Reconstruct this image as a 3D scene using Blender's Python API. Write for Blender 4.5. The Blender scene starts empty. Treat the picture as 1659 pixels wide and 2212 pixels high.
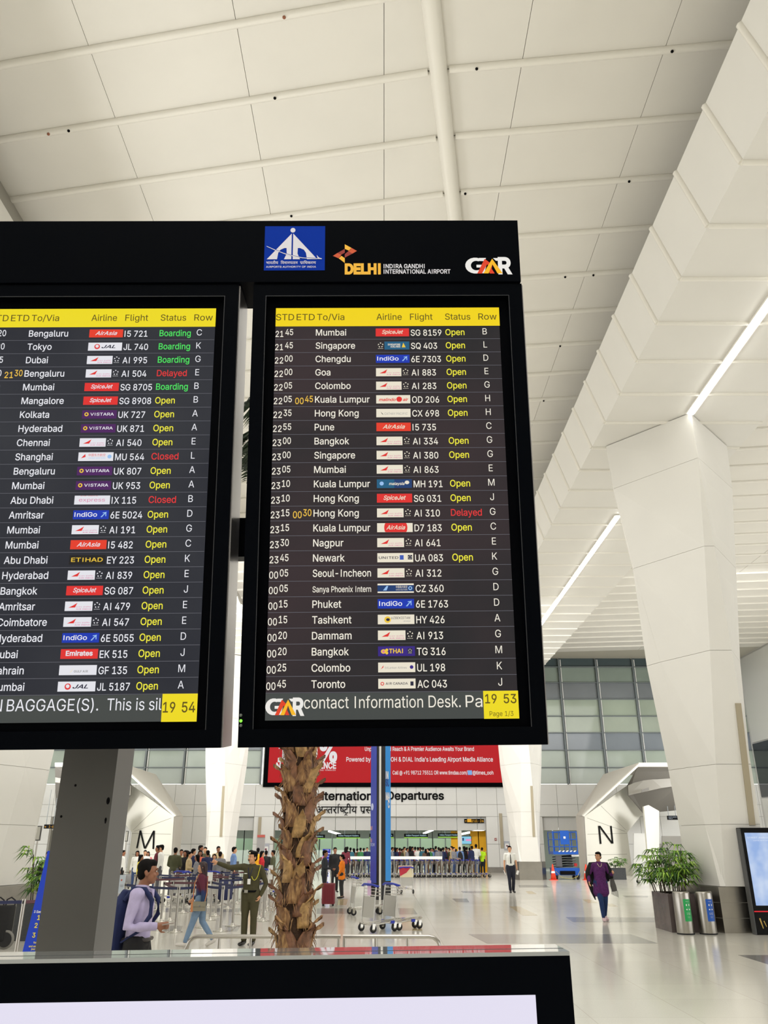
import bpy, bmesh, math, random
import numpy as np
from mathutils import Vector, Matrix, geometry
random.seed(7)
C = bpy.context.scene.collection
SC = bpy.context.scene
PI = math.pi
# ------------------------------------------------------------------ camera
F = 1720.0; PITCH = math.radians(22.69); EYE = Vector((0, 0, 1.85))
cp, sp = math.cos(PITCH), math.sin(PITCH)
cd = bpy.data.cameras.new('camera'); cam = bpy.data.objects.new('camera', cd); C.objects.link(cam)
cam.location = EYE; cam.rotation_euler = (PI/2 + PITCH, 0, 0)
cd.sensor_fit = 'HORIZONTAL'; cd.sensor_width = 36.0; cd.lens = F/1659*36; cd.clip_start = .05; cd.clip_end = 500
SC.camera = cam
SC.view_settings.view_transform = 'Standard'; SC.view_settings.look = 'None'
SC.view_settings.exposure = 0.0; SC.view_settings.gamma = 1.0; SC.view_settings.use_curve_mapping = False
SC.cycles.use_denoising = True
SC.cycles.max_bounces = 8; SC.cycles.diffuse_bounces = 5; SC.cycles.glossy_bounces = 3
SC.cycles.sample_clamp_indirect = 6
# ------------------------------------------------------------------ world: the lit hall goes on beside and behind the camera
W = bpy.data.worlds.new('world'); SC.world = W; W.use_nodes = True
W.node_tree.nodes['Background'].inputs[0].default_value = (1.0, .99, .972, 1)
W.node_tree.nodes['Background'].inputs[1].default_value = 2.4
def area(name, loc, rot, sx, sy, power, col=(1, .96, .88)):
    l = bpy.data.lights.new(name, 'AREA'); l.shape = 'RECTANGLE'; l.size = sx; l.size_y = sy; l.energy = power; l.color = col
    o = bpy.data.objects.new(name, l); o.location = loc; o.rotation_euler = rot; C.objects.link(o); return o
UP = (PI, 0, 0)
# unseen fill lights, added to brighten ceiling, floor, far wall and portals
WL = (1, .99, .972)
area('uplighter', (-17, 26, 3.0), UP, 9, 52, 4200, WL)  # added upward fill for the ceiling, no fitting stands here
area('uplighter', (-4.2, 15, 3.0), UP, 3, 26, 420, WL)  # added upward fill to even out the nave ceiling
area('uplighter', (21, 24, 3.0), UP, 10, 48, 1500, WL)
area('downlighter', (3, 5, 12.4), (0, 0, 0), 9, 9, 1000, WL)  # added overhead fill for the near floor, no lamp hangs here
area('downlighter', (-2, -5, 12.4), (0, 0, 0), 8, 6, 900, WL)  # added fill behind the camera for the board front
area('downlighter', (-.6, 18, 12.4), (0, 0, 0), 7, 22, 400, WL)
area('downlighter', (-.6, 44, 12.4), (0, 0, 0), 7, 30, 200, WL)
for sx in (-18, 18): area('downlighter', (sx, 36, 12.4), (math.radians(35), 0, 0), 9, 14, 900, WL)  # added fill for the darker side bays
area('wall_washer', (-.6, 36, 12.0), (math.radians(66), 0, 0), 11, 1, 2300, (1, 1, 1))  # added fill aimed at the far wall, not a fitting
for sx, tx_ in ((23, 16.5), (-23.8, -17.2)):
    area('canopy_lamp', (sx, 48, 6), (Vector((tx_, 56, 2))-Vector((sx, 48, 6))).to_track_quat('-Z', 'Y').to_euler(), 4, 2, 1100, WL)  # added fill turned onto the lettered portal faces
# ------------------------------------------------------------------ helpers: picture rays used once to place things at their true distance
def ray(px, py):
    u = (px-829.5)/F; v = (1106-py)/F
    return Vector((u, cp - v*sp, sp + v*cp))
def at(px, py, Y):
    d = ray(px, py); return EYE + d*(Y/d.y)
def fl(px, py, z=0.0):
    d = ray(px, py); return EYE + d*((z-EYE.z)/d.z)
# ------------------------------------------------------------------ materials
MATS = {}
def mat(name, col, rough=.6, metal=0, emit=0, noise=0, nscale=8, bump=0, spec=.5, coat=0):
    if name in MATS: return MATS[name]
    m = bpy.data.materials.new(name); m.use_nodes = True; nt = m.node_tree; b = nt.nodes['Principled BSDF']
    b.inputs['Base Color'].default_value = (*col, 1); b.inputs['Roughness'].default_value = rough
    b.inputs['Metallic'].default_value = metal; b.inputs['Specular IOR Level'].default_value = spec
    if coat: b.inputs['Coat Weight'].default_value = coat
    if emit: b.inputs['Emission Color'].default_value = (*col, 1); b.inputs['Emission Strength'].default_value = emit
    if emit >= .9: b.inputs['Base Color'].default_value = (.02, .02, .02, 1)
    if noise or bump:
        tc = nt.nodes.new('ShaderNodeTexCoord'); n = nt.nodes.new('ShaderNodeTexNoise'); n.inputs['Scale'].default_value = nscale; n.inputs['Detail'].default_value = 5
        nt.links.new(tc.outputs['Object'], n.inputs['Vector'])
        if noise:
            mp = nt.nodes.new('ShaderNodeMapRange'); mp.inputs[1].default_value = .3; mp.inputs[2].default_value = .7
            mp.inputs[3].default_value = 1-noise; mp.inputs[4].default_value = 1+noise
            mx = nt.nodes.new('ShaderNodeVectorMath'); mx.operation = 'SCALE'; mx.inputs[0].default_value = col
            nt.links.new(n.outputs[0], mp.inputs[0]); nt.links.new(mp.outputs[0], mx.inputs['Scale']); nt.links.new(mx.outputs[0], b.inputs['Base Color'])
        if bump:
            bp_ = nt.nodes.new('ShaderNodeBump'); bp_.inputs['Strength'].default_value = bump; bp_.inputs['Distance'].default_value = .02
            nt.links.new(n.outputs[0], bp_.inputs['Height']); nt.links.new(bp_.outputs[0], b.inputs['Normal'])
    MATS[name] = m; return m
def srgb(r, g, b):
    f = lambda c: (c/255/12.92) if c/255 <= .04045 else ((c/255+.055)/1.055)**2.4
    return (f(r), f(g), f(b))
def smat(name, r, g, b, **k): return mat(name, srgb(r, g, b), **k)
def glow(name, r, g, b, s=1.0):
    return mat(name, srgb(r, g, b), rough=.9, emit=s if s >= .9 else .9, spec=.02)
# ------------------------------------------------------------------ mesh builder
class MB:
    def __init__(s): s.v = []; s.f = []; s.m = []; s.mats = []; s.sm = []
    def mi(s, m):
        if m not in s.mats: s.mats.append(m)
        return s.mats.index(m)
    def add(s, vs, fs, m, smooth=False):
        o = len(s.v); s.v += [tuple(v) for v in vs]; i = s.mi(m)
        for f in fs: s.f.append(tuple(o+k for k in f)); s.m.append(i); s.sm.append(smooth)
    def hexa(s, a, m):      # 8 corners: bottom 4 then top 4
        s.add(a, [(3,2,1,0),(4,5,6,7),(0,1,5,4),(1,2,6,5),(2,3,7,6),(3,0,4,7)], m)
    def box(s, c, d, m, rz=0, M=None):
        R = Matrix.Rotation(rz, 3, 'Z') if M is None else M
        c = Vector(c); h = Vector(d)/2
        s.hexa([c + R @ Vector((x*h.x, y*h.y, z*h.z)) for z in (-1, 1) for x, y in ((-1,-1),(1,-1),(1,1),(-1,1))], m)
    def prism(s, poly, ext, m):     # polygon + extrusion vector
        n = len(poly); e = Vector(ext); p = [Vector(q) for q in poly]
        s.add(p+[q+e for q in p], [tuple(range(n)), tuple(range(2*n-1, n-1, -1))]+[(i, n+i, n+(i+1) % n, (i+1) % n) for i in range(n)], m)
    def poly(s, p, m): s.add(p, [tuple(range(len(p)))], m)
    def tube(s, pts, r, m, n=8, caps=True):
        pts = [Vector(p) for p in pts]; rs = r if isinstance(r, (list, tuple)) else [r]*len(pts)
        vs = []; up = Vector((0, 0, 1))
        for i, p in enumerate(pts):
            t = (pts[min(i+1, len(pts)-1)]-pts[max(i-1, 0)]).normalized()
            a = t.cross(up)
            if a.length < .05: a = t.cross(Vector((0, 1, 0)))
            a.normalize(); b = t.cross(a)
            vs += [p+(a*math.cos(2*PI*k/n)+b*math.sin(2*PI*k/n))*rs[i] for k in range(n)]
        fs = [(i*n+k, i*n+(k+1) % n, (i+1)*n+(k+1) % n, (i+1)*n+k) for i in range(len(pts)-1) for k in range(n)]
        s.add(vs, fs, m, True)
        if caps: s.add(vs[:n], [tuple(range(n))[::-1]], m); s.add(vs[-n:], [tuple(range(n))], m)
    def cyl(s, c, r, h, m, n=20, r2=None):
        c = Vector(c); s.tube([c, c+Vector((0, 0, h))], [r, r if r2 is None else r2], m, n)
    def lathe(s, c, prof, m, n=20, axis='Z'):
        c = Vector(c); vs = []
        for r, z in prof:
            for k in range(n):
                a = 2*PI*k/n; q = (r*math.cos(a), r*math.sin(a), z)
                if axis == 'Y': q = (q[0], z, q[1])
                if axis == 'X': q = (z, q[0], q[1])
                vs.append(c+Vector(q))
        s.add(vs, [(i*n+k, i*n+(k+1) % n, (i+1)*n+(k+1) % n, (i+1)*n+k) for i in range(len(prof)-1) for k in range(n)], m, True)
    def ball(s, c, r, m, n=10, sc=(1, 1, 1), R=None):
        c = Vector(c); vs = []; N2 = max(4, n//2+1)
        for i in range(N2+1):
            th = PI*i/N2
            for k in range(n):
                a = 2*PI*k/n
                q = Vector((math.sin(th)*math.cos(a)*r*sc[0], math.sin(th)*math.sin(a)*r*sc[1], math.cos(th)*r*sc[2]))
                vs.append(c+(R @ q if R else q))
        s.add(vs, [(i*n+k, (i+1)*n+k, (i+1)*n+(k+1) % n, i*n+(k+1) % n) for i in range(N2) for k in range(n)], m, True)
    def text(s, body, o, right, up, size, m, xs=1.0, align='L', font=None, shear=0, ext=0, width=None, bold=0):
        g = glyphs(body, font, shear, bold)
        if not g[0]: return 0
        w = g[2]*size
        if width: xs = width/w
        w *= xs; o = Vector(o); right = Vector(right); up = Vector(up)
        dx = {'L': 0, 'C': -w/2, 'R': -w}[align]
        P = [o+right*(dx+(x-g[3])*size*xs)+up*(y*size) for x, y in g[0]]
        if ext:
            nrm = right.cross(up).normalized()*ext; n = len(P)
            ed = {}
            for f in g[1]:
                for a, b in zip(f, f[1:]+f[:1]): ed[(a, b)] = 1
            side = [(a, a+n, b+n, b) for (a, b) in ed if (b, a) not in ed]
            s.add(P+[p+nrm for p in P], [tuple(f)[::-1] for f in g[1]]+[tuple(i+n for i in f) for f in g[1]]+[sd[::-1] for sd in side], m)
        else: s.add(P, g[1], m)
        return w
    def build(s, name, parent=None, label=None, cat=None, group=None, kind=None, loc=None, rz=0):
        me = bpy.data.meshes.new(name)
        me.from_pydata([tuple(v) for v in s.v], [], s.f)
        for m in s.mats: me.materials.append(m)
        me.polygons.foreach_set('material_index', s.m); me.polygons.foreach_set('use_smooth', s.sm)
        bm = bmesh.new(); bm.from_mesh(me)
        if len(s.v) < 60000: bmesh.ops.recalc_face_normals(bm, faces=bm.faces) if not getattr(s, 'keep', False) else None
        bm.to_mesh(me); bm.free(); me.update()
        return link(me, name, parent, label, cat, group, kind, loc, rz)
def link(me, name, parent=None, label=None, cat=None, group=None, kind=None, loc=None, rz=0):
    o = bpy.data.objects.new(name, me); C.objects.link(o)
    if parent: o.parent = parent
    if loc is not None: o.location = loc
    if rz: o.rotation_euler = (0, 0, rz)
    return tag(o, label, cat, group, kind)
def tag(o, label=None, cat=None, group=None, kind=None):
    if label: o['label'] = label
    if cat: o['category'] = cat
    if group: o['group'] = group
    if kind: o['kind'] = kind
    return o
def empty(name, loc=(0, 0, 0), label=None, cat=None, group=None, kind=None, rz=0):
    o = bpy.data.objects.new(name, None); o.empty_display_size = .1; C.objects.link(o); o.location = loc; o.rotation_euler = (0, 0, rz)
    return tag(o, label, cat, group, kind)
KIDS = {}
def copy_tree(o, parent=None):
    if not KIDS or o.name not in KIDS:
        KIDS.clear()
        for q in bpy.data.objects:
            KIDS.setdefault(q.name, [])
            if q.parent: KIDS.setdefault(q.parent.name, []).append(q)
    c = o.copy(); C.objects.link(c); c.parent = parent
    for ch in list(KIDS[o.name]): copy_tree(ch, c)
    return c
# text outlines, straight from the fonts Blender itself carries
FONTS = {}
def font(n):
    if n not in FONTS:
        try: FONTS[n] = bpy.data.fonts.load(bpy.utils.system_resource('DATAFILES', path='fonts')+'/'+n)
        except Exception: FONTS[n] = None
    return FONTS[n]
GL = {}
INTER = 'Inter.woff2'; DEVA = 'NotoSansDevanagari-Regular.woff2'
def glyphs(body, fn=None, shear=0, bold=0):
    k = (body, fn, shear, bold)
    if k in GL: return GL[k]
    c = bpy.data.curves.new('t', 'FONT'); c.body = body; c.size = 1; c.shear = shear
    f = font(fn or INTER)
    if f and fn != 'default': c.font = f
    o = bpy.data.objects.new('t', c); C.objects.link(o)
    dg = bpy.context.evaluated_depsgraph_get(); cu = o.to_curve(dg)
    loops = []
    for sp_ in cu.splines:
        P = []; bz = sp_.bezier_points
        if not len(bz): P = [(p.co.x, p.co.y) for p in sp_.points]
        for i in range(len(bz)):
            p, q = bz[i], bz[(i+1) % len(bz)]
            A, B_, D_, E2 = p.co, p.handle_right, q.handle_left, q.co
            d1, d2 = B_-A, E2-D_
            straight = abs((E2-A).cross(d1).z)+abs((E2-A).cross(d2).z) < 1e-5
            n = 1 if straight else 4
            for j in range(n):
                t = j/n; w = A*(1-t)**3+B_*3*t*(1-t)**2+D_*3*t*t*(1-t)+E2*t**3
                P.append((w.x, w.y))
        R_ = []
        for p in P:
            if not R_ or abs(p[0]-R_[-1][0])+abs(p[1]-R_[-1][1]) > 1e-4: R_.append(p)
        while len(R_) > 2 and abs(R_[0][0]-R_[-1][0])+abs(R_[0][1]-R_[-1][1]) < 1e-4: R_.pop()
        if len(R_) == 12 and not shear:      # the slab-serif I becomes a plain stroke
            xs_ = sorted({round(p[0], 3) for p in R_}); ys_ = sorted({round(p[1], 3) for p in R_})
            if len(xs_) == 4 and len(ys_) == 4 and sum(abs(p[0]-xs_[0]) < .002 for p in R_) == 4 and xs_[3]-xs_[0] < .3:
                R_ = [(xs_[1], ys_[0]), (xs_[1], ys_[3]), (xs_[2], ys_[3]), (xs_[2], ys_[0])]
        if len(R_) > 2: loops.append(R_)
    o.to_curve_clear(); bpy.data.objects.remove(o); bpy.data.curves.remove(c)
    ar = lambda L: sum(p[0]*q[1]-q[0]*p[1] for p, q in zip(L, L[1:]+L[:1]))/2
    sg = [1 if ar(L) > 0 else -1 for L in loops]
    vs, fs = [], []
    if loops:
        main = 1 if sum(ar(L) for L in loops) > 0 else -1
        if bold:
            NL = []
            for L in loops:
                n = len(L); Q = []
                for i in range(n):
                    x0, y0 = L[i-1]; x1, y1 = L[i]; x2, y2 = L[(i+1) % n]
                    a = Vector((y1-y0, x0-x1)).normalized(); b = Vector((y2-y1, x1-x2)).normalized(); m = (a+b)
                    m = m/max(m.dot(m)/2, .5) if m.length > 1e-6 else a
                    Q.append((x1+m.x*bold*main, y1+m.y*bold*main))
                NL.append(Q)
            loops = NL
        V, Fi = [], []
        for L, g_ in zip(loops, sg):
            Fi.append(list(range(len(V), len(V)+len(L)))[::g_]); V += [Vector(p) for p in L]
        r = geometry.delaunay_2d_cdt(V, [], Fi, 0, 1e-6)
        vs = [(v.x, v.y) for v in r[0]]
        A = np.array(vs); T = np.array([t[:3] for t in r[2]]); cen = A[T].mean(1)
        p = np.array([(*a_, *b_) for L in loops for a_, b_ in zip(L, L[1:]+L[:1])])
        cx, cy = cen[:, 0:1], cen[:, 1:2]
        left = (p[:, 2]-p[:, 0])*(cy-p[:, 1])-(cx-p[:, 0])*(p[:, 3]-p[:, 1])
        wn = ((p[:, 1] <= cy) & (p[:, 3] > cy) & (left > 0)).sum(1)-((p[:, 1] > cy) & (p[:, 3] <= cy) & (left < 0)).sum(1)
        fs = [list(map(int, t)) for t, w in zip(T, wn) if w != 0]
        x0 = min(v[0] for v in vs); x1 = max(v[0] for v in vs)
    else: x0 = x1 = 0
    q = CAPK.setdefault(fn or INTER, 1.0)
    vs = [(x*q, y*q) for x, y in vs]; x0 *= q; x1 *= q
    GL[k] = (vs, fs, x1-x0, x0); return GL[k]
CAPK = {}
def cal(fn, ch, h):       # scale each font so that its capitals (or body letters) have a known height
    v = glyphs(ch, fn)[0]; ys = [y for x, y in v]; CAPK[fn] = h/(max(ys)-min(ys)); GL.clear()
def ordn(i):
    W_ = 'first second third fourth fifth sixth seventh eighth ninth tenth eleventh twelfth thirteenth fourteenth fifteenth sixteenth seventeenth eighteenth nineteenth twentieth'.split()
    if i < 20: return W_[i]
    T = {2: 'twenty', 3: 'thirty', 4: 'forty', 5: 'fifty'}[(i+1)//10]
    r = (i+1) % 10
    return {2: 'twentieth', 3: 'thirtieth', 4: 'fortieth', 5: 'fiftieth'}[(i+1)//10] if r == 0 else T+'-'+W_[r-1]
cal(INTER, 'H', .727)
cal(DEVA, 'त', .62)
# ------------------------------------------------------------------ shared materials
M_panel = smat('panel_white', 224, 222, 216, rough=.45, noise=.02, nscale=.7)
M_ceil = smat('ceiling_white', 224, 221, 213, rough=.5, noise=.03, nscale=.5)
M_rib = smat('rib_white', 232, 229, 220, rough=.35)
M_gap = smat('joint_shadow', 150, 147, 138, rough=.9)
M_black = smat('black_satin', 3, 5, 10, rough=.35, spec=.03)
M_blackm = smat('black_matte', 3, 4, 7, rough=.5, spec=.02)
M_steel = mat('brushed_steel', (.42, .40, .365), rough=.28, metal=1, noise=.06, nscale=3)
M_chrome = mat('chrome', (.55, .54, .5), rough=.18, metal=1)
M_led = mat('led_white', (1, .985, .93), emit=14)
M_lamp = mat('lamp_white', (1, 1, .96), emit=3)
M_rubber = smat('rubber', 22, 22, 24, rough=.7)
M_blue = smat('trolley_blue', 22, 44, 165, rough=.4)
M_skin = smat('skin_brown', 150, 98, 70, rough=.55)
M_taupe = smat('taupe_slot', 165, 155, 132, rough=.5)
M_ink = smat('sign_black', 9, 9, 11, rough=.6, spec=.1)
M_white = smat('white_paint', 232, 232, 228, rough=.4)
# ------------------------------------------------------------------ FLOOR
def floor_mat():
    m = bpy.data.materials.new('polished_stone'); m.use_nodes = True; nt = m.node_tree; b = nt.nodes['Principled BSDF']
    tc = nt.nodes.new('ShaderNodeTexCoord')
    n = nt.nodes.new('ShaderNodeTexNoise'); n.inputs['Scale'].default_value = .35; n.inputs['Detail'].default_value = 3
    n2 = nt.nodes.new('ShaderNodeTexNoise'); n2.inputs['Scale'].default_value = 60; n2.inputs['Detail'].default_value = 3
    br = nt.nodes.new('ShaderNodeTexBrick'); br.offset = 0; br.inputs['Scale'].default_value = 1; br.inputs['Brick Width'].default_value = 1.2; br.inputs['Row Height'].default_value = 1.2
    br.inputs['Mortar Size'].default_value = .006; br.inputs['Mortar Smooth'].default_value = 1
    c1 = srgb(220, 217, 207); c2 = srgb(215, 212, 202)
    br.inputs['Color1'].default_value = (*c1, 1); br.inputs['Color2'].default_value = (*c2, 1); br.inputs['Mortar'].default_value = (*srgb(188, 182, 168), 1)
    ad = nt.nodes.new('ShaderNodeMath'); ad.operation = 'ADD'
    mp = nt.nodes.new('ShaderNodeMapRange'); mp.inputs[1].default_value = .7; mp.inputs[2].default_value = 1.3; mp.inputs[3].default_value = .93; mp.inputs[4].default_value = 1.05
    mx = nt.nodes.new('ShaderNodeVectorMath'); mx.operation = 'SCALE'
    L = nt.links.new
    L(tc.outputs['Object'], n.inputs['Vector']); L(tc.outputs['Object'], n2.inputs['Vector']); L(tc.outputs['Object'], br.inputs['Vector'])
    L(n.outputs[0], ad.inputs[0]); L(n2.outputs[0], ad.inputs[1]); L(ad.outputs[0], mp.inputs[0]); L(mp.outputs[0], mx.inputs['Scale'])
    L(br.outputs['Color'], mx.inputs[0]); L(mx.outputs[0], b.inputs['Base Color'])
    b.inputs['Roughness'].default_value = .13; b.inputs['Specular IOR Level'].default_value = .33
    return m
mb = MB(); mb.prism([(-60, -25, 0), (60, -25, 0), (60, 95, 0), (-60, 95, 0)], (0, 0, -.2), floor_mat())
FLOOR = mb.build('floor', label='polished pale beige stone floor of the departures hall', kind='structure')
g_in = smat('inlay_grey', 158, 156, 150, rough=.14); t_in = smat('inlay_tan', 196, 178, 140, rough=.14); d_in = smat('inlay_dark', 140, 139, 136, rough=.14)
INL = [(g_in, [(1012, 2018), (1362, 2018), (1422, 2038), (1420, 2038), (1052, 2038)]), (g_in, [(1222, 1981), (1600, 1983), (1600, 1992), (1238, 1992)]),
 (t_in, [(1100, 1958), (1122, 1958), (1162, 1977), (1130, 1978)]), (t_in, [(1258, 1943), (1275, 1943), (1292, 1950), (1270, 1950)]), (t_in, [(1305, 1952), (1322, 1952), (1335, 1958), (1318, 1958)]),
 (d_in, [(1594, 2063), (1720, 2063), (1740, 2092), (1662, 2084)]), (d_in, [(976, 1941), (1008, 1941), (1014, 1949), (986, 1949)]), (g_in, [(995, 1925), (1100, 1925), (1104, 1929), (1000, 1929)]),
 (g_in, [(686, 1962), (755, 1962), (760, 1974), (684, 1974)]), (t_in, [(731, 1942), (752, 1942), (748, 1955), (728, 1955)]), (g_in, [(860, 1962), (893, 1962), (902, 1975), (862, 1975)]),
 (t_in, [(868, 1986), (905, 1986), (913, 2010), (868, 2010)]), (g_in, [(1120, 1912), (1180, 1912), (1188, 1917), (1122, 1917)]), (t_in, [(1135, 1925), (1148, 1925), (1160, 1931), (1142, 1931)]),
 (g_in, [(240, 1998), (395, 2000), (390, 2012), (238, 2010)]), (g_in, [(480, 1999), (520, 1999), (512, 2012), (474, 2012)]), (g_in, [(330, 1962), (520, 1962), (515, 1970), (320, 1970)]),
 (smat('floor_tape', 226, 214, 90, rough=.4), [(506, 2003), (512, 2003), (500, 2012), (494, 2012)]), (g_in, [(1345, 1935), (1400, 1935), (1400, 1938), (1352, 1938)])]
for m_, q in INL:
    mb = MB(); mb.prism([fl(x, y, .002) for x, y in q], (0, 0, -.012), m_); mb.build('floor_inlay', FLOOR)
mb = MB(); mb.box((0, -11, 15.45/2), (64, .3, 15.45), smat('wall_grey', 205, 203, 196, rough=.6)); mb.build('wall_front', label='plain grey hall wall behind the camera', kind='structure')  # unseen wall, added to cut the world light from behind
# ------------------------------------------------------------------ CEILING  (height above the floor ZC)
ZC = 15.45
CEIL = MB(); CEIL.prism([(-60, -11, ZC+.12), (60, -11, ZC+.12), (60, 66, ZC+.12), (-60, 66, ZC+.12)], (0, 0, .2), smat('ceiling_backing', 186, 182, 168, rough=.9))
CEIL = CEIL.build('ceiling', label='white panelled hall ceiling with tubular ribs', kind='structure')
def xb(Y): return .816 + (Y-9.37)*.162            # the long tube that crosses the ribs at a slight angle
def yrib(k, X):                                    # ribs bend where they meet the tube
    y0 = 10.72+1.54*k; x0 = xb(y0)
    return y0 - (.179 if X < x0 else .10)*(X-x0)
def crib(x0, x1, k):
    mb = MB(); n = max(2, int(abs(x1-x0)/3)+1)
    mb.tube([(x0+(x1-x0)*i/(n-1), yrib(k, x0+(x1-x0)*i/(n-1)), ZC-.02) for i in range(n)], .075, M_rib, 8)
    mb.build('ceiling_rib', CEIL)
XJ = [-8.6, -5.45, -2.65, 0.0, 2.6, 5.2, 8.0]
for k in range(-4, 34):
    y0 = 10.72+1.54*k; xc = xb(y0)
    if k < 32:
        crib(-8.6, xc-.2, k); crib(xc+.2, 8.0, k)
    for i in range(6):
        a, b = XJ[i]+.005, XJ[i+1]-.005
        xm = [a]+([xc] if a < xc < b else [])+[b]
        lo = [(x, yrib(k, x)+.02, ZC) for x in xm]; hi = [(x, yrib(k+1, x)-.02, ZC) for x in xm]
        mb = MB(); mb.prism(lo+hi[::-1], (0, 0, .06), M_ceil); mb.build('ceiling_panel', CEIL)
mb = MB(); mb.tube([(xb(y), y, ZC-.05) for y in (4, 20, 40, 60)], .17, M_rib, 14)
mb.build('ceiling_tube', CEIL)
# small black rib fittings
def on_rib(px, py):
    p = fl(px, py, ZC-.1); k = min(range(-4, 30), key=lambda k: abs(yrib(k, p.x)-p.y)); return Vector((p.x, yrib(k, p.x)-.02, ZC-.1))
mb = MB()
for px, py in ((591, 194), (136, 255), (629, 465), (1031, 138), (1456, 100), (1006, 411), (1365, 376), (1289, 575), (1228, 576), (1217, 728), (1182, 845)):
    mb.ball(on_rib(px, py), .03, M_ink, 8)
for px, py in ((610, 7), (91, 261)): mb.ball(on_rib(px, py), .032, smat('rusty_cap', 150, 95, 70), 8)
mb.build('rib_fitting', CEIL)
# side bays of the ceiling, outside the trusses
def side_bay(x0, x1, cols, k0, k1):
    w = (x1-x0)/cols
    for k in range(k0, k1):
        f = lambda kk, X: 10.72+1.54*kk-.12*(X-x0)+.6
        mb = MB(); mb.tube([(x0, f(k, x0), ZC-.02), (x1, f(k, x1), ZC-.02)], .075, M_rib, 6); mb.build('ceiling_rib', CEIL)
        for i in range(cols):
            a = x0+w*i+.012; b = x0+w*(i+1)-.012
            mb = MB(); mb.prism([(a, f(k, a)+.02, ZC), (b, f(k, b)+.02, ZC), (b, f(k+1, b)-.02, ZC), (a, f(k+1, a)-.02, ZC)], (0, 0, .06), M_ceil)
            mb.build('ceiling_panel', CEIL)
side_bay(10.4, 28, 2, 2, 32)
# ------------------------------------------------------------------ TRUSS SOFFITS, box beams clad in ribbed panels, with the light strip along the middle
def truss(name, label, bx0, bx1, ax, zA=14.15, zB=12.8, side=1, y0=1, y1=34, mx=None):
    # bx0..bx1 the flat underside, ax/zA the upper lip of the side strip that faces the nave
    core = MB(); core.prism([(bx0+.05, 4, zB+.08), (bx1-.05, 4, zB+.08), (bx1-.3, 4, ZC+.1), (bx0+1.1, 4, ZC+.1)] if side > 0 else
               [(bx0+.05, 4, zB+.08), (bx1-.05, 4, zB+.08), (bx1-1.1, 4, ZC+.1), (bx0+.3, 4, ZC+.1)], (0, 58.8, 0), M_gap)
    T = core.build(name, label=label, kind='structure')
    e = bx0 if side > 0 else bx1
    for k in range(-y0-2, y1):
        Y = 10.42+1.54*k
        a, b = Y+.045, Y+1.54-.045
        if b > 62.5: break
        mb = MB(); mb.prism([(bx0, a, zB), (bx1, a, zB), (bx1, b, zB), (bx0, b, zB)], (0, 0, .05), M_panel); mb.build('soffit_panel', T)
        mb = MB(); mb.prism([(e, a, zB), (e, b, zB), (ax, b, zA), (ax, a, zA)], (.05*side, 0, .01), M_panel); mb.build('side_panel', T)
        mb = MB()
        mb.tube([(bx0, Y, zB-.005), (bx1, Y, zB+.005)], .06, M_rib, 6)
        mb.tube([(e, Y, zB-.005), (ax, Y, zA)], .065, M_rib, 6); mb.build('soffit_rib', T)
    return T
TR = truss('trim_1', 'white ribbed box beam above the right columns', 6.21, 10.6, 5.78, side=1)
TL = truss('trim_2', 'white ribbed box beam above the left columns', -11.9, -7.46, -7.92, side=-1)
def strip_light(x, y0, y1, label):
    r = empty('strip_light', (x, y0, 12.74), label, 'light', 'strip lights under the box beams')
    mb = MB(); L = y1-y0
    mb.box((0, L/2, .03), (.24, L, .05), M_rib); mb.build('housing', r)
    n = max(1, round(L/2.4))
    for i in range(n):
        mb = MB(); mb.box((0, L*(i+.5)/n, -.01), (.13, L/n-.03, .04), M_led); mb.build('light_tube', r)
strip_light(8.4, 6.0, 19.1, 'bright strip light running down to the top of the nearest right column')
strip_light(8.4, 26.4, 47.9, 'bright strip light behind the nearest right column, ending at the board')
strip_light(-9.7, 27, 48.3, 'bright strip light over the left columns, seen in the gap between screens')
# ------------------------------------------------------------------ COLUMNS
LV = [(12.78, (0, -2.0), (-1.79, -.03), (-1.78, .06)), (11.4, (0, -2.03), (-1.72, -.02), (-1.72, .06)), (8.97, (-.13, -1.8), (-1.42, .0), (-1.42, .12)),
      (6.33, (-.27, -1.45), (-1.06, -.05), (-1.27, .45)), (3.64, (-.42, -1.1), (-.75, -.3), (-1.0, .6)), (2.3, (-.46, -.95), (-.67, -.5), (-.9, .65)), (.96, (-.5, -.78), (-.6, -.7), (-.85, .7))]
def ring(l, g=0):
    z, a, b, c = l
    h = [a, b, c, (a[0]*.6, -a[1]*.8 if True else 0)]
    pts = h + [(-x, y) for x, y in h[::-1]]
    pts = [(x, y) for x, y in pts]
    return [(x*(1-g), y*(1-g), z) for x, y in pts]
COLM = []
def column_meshes():
    for i in range(len(LV)-1):
        hi, lo = ring(LV[i]), ring(LV[i+1])
        for j in range(8):
            q = [Vector(lo[j]), Vector(lo[(j+1) % 8]), Vector(hi[(j+1) % 8]), Vector(hi[j])]
            c = sum(q, Vector())/4
            w = max((q[0]-q[1]).length, (q[2]-q[3]).length)
            if w < .02: continue
            n = (q[1]-q[0]).cross(q[3]-q[0])
            if n.length < 1e-6: n = (q[2]-q[1]).cross(q[3]-q[1])
            n.normalize()
            if n.dot(Vector((c.x, c.y, 0))) < 0: n = -n
            def ins(p):
                d = c-p; return p+Vector((d.x*.001, d.y*.001, 0))+Vector((0, 0, .004 if d.z > 0 else -.004))
            qi = [ins(p) for p in q]
            mb = MB(); mb.prism(qi, -n*.04, M_panel)
            o = mb.build('cladding_panel'); COLM.append(o.data); C.objects.unlink(o); bpy.data.objects.remove(o)
column_meshes()
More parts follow.
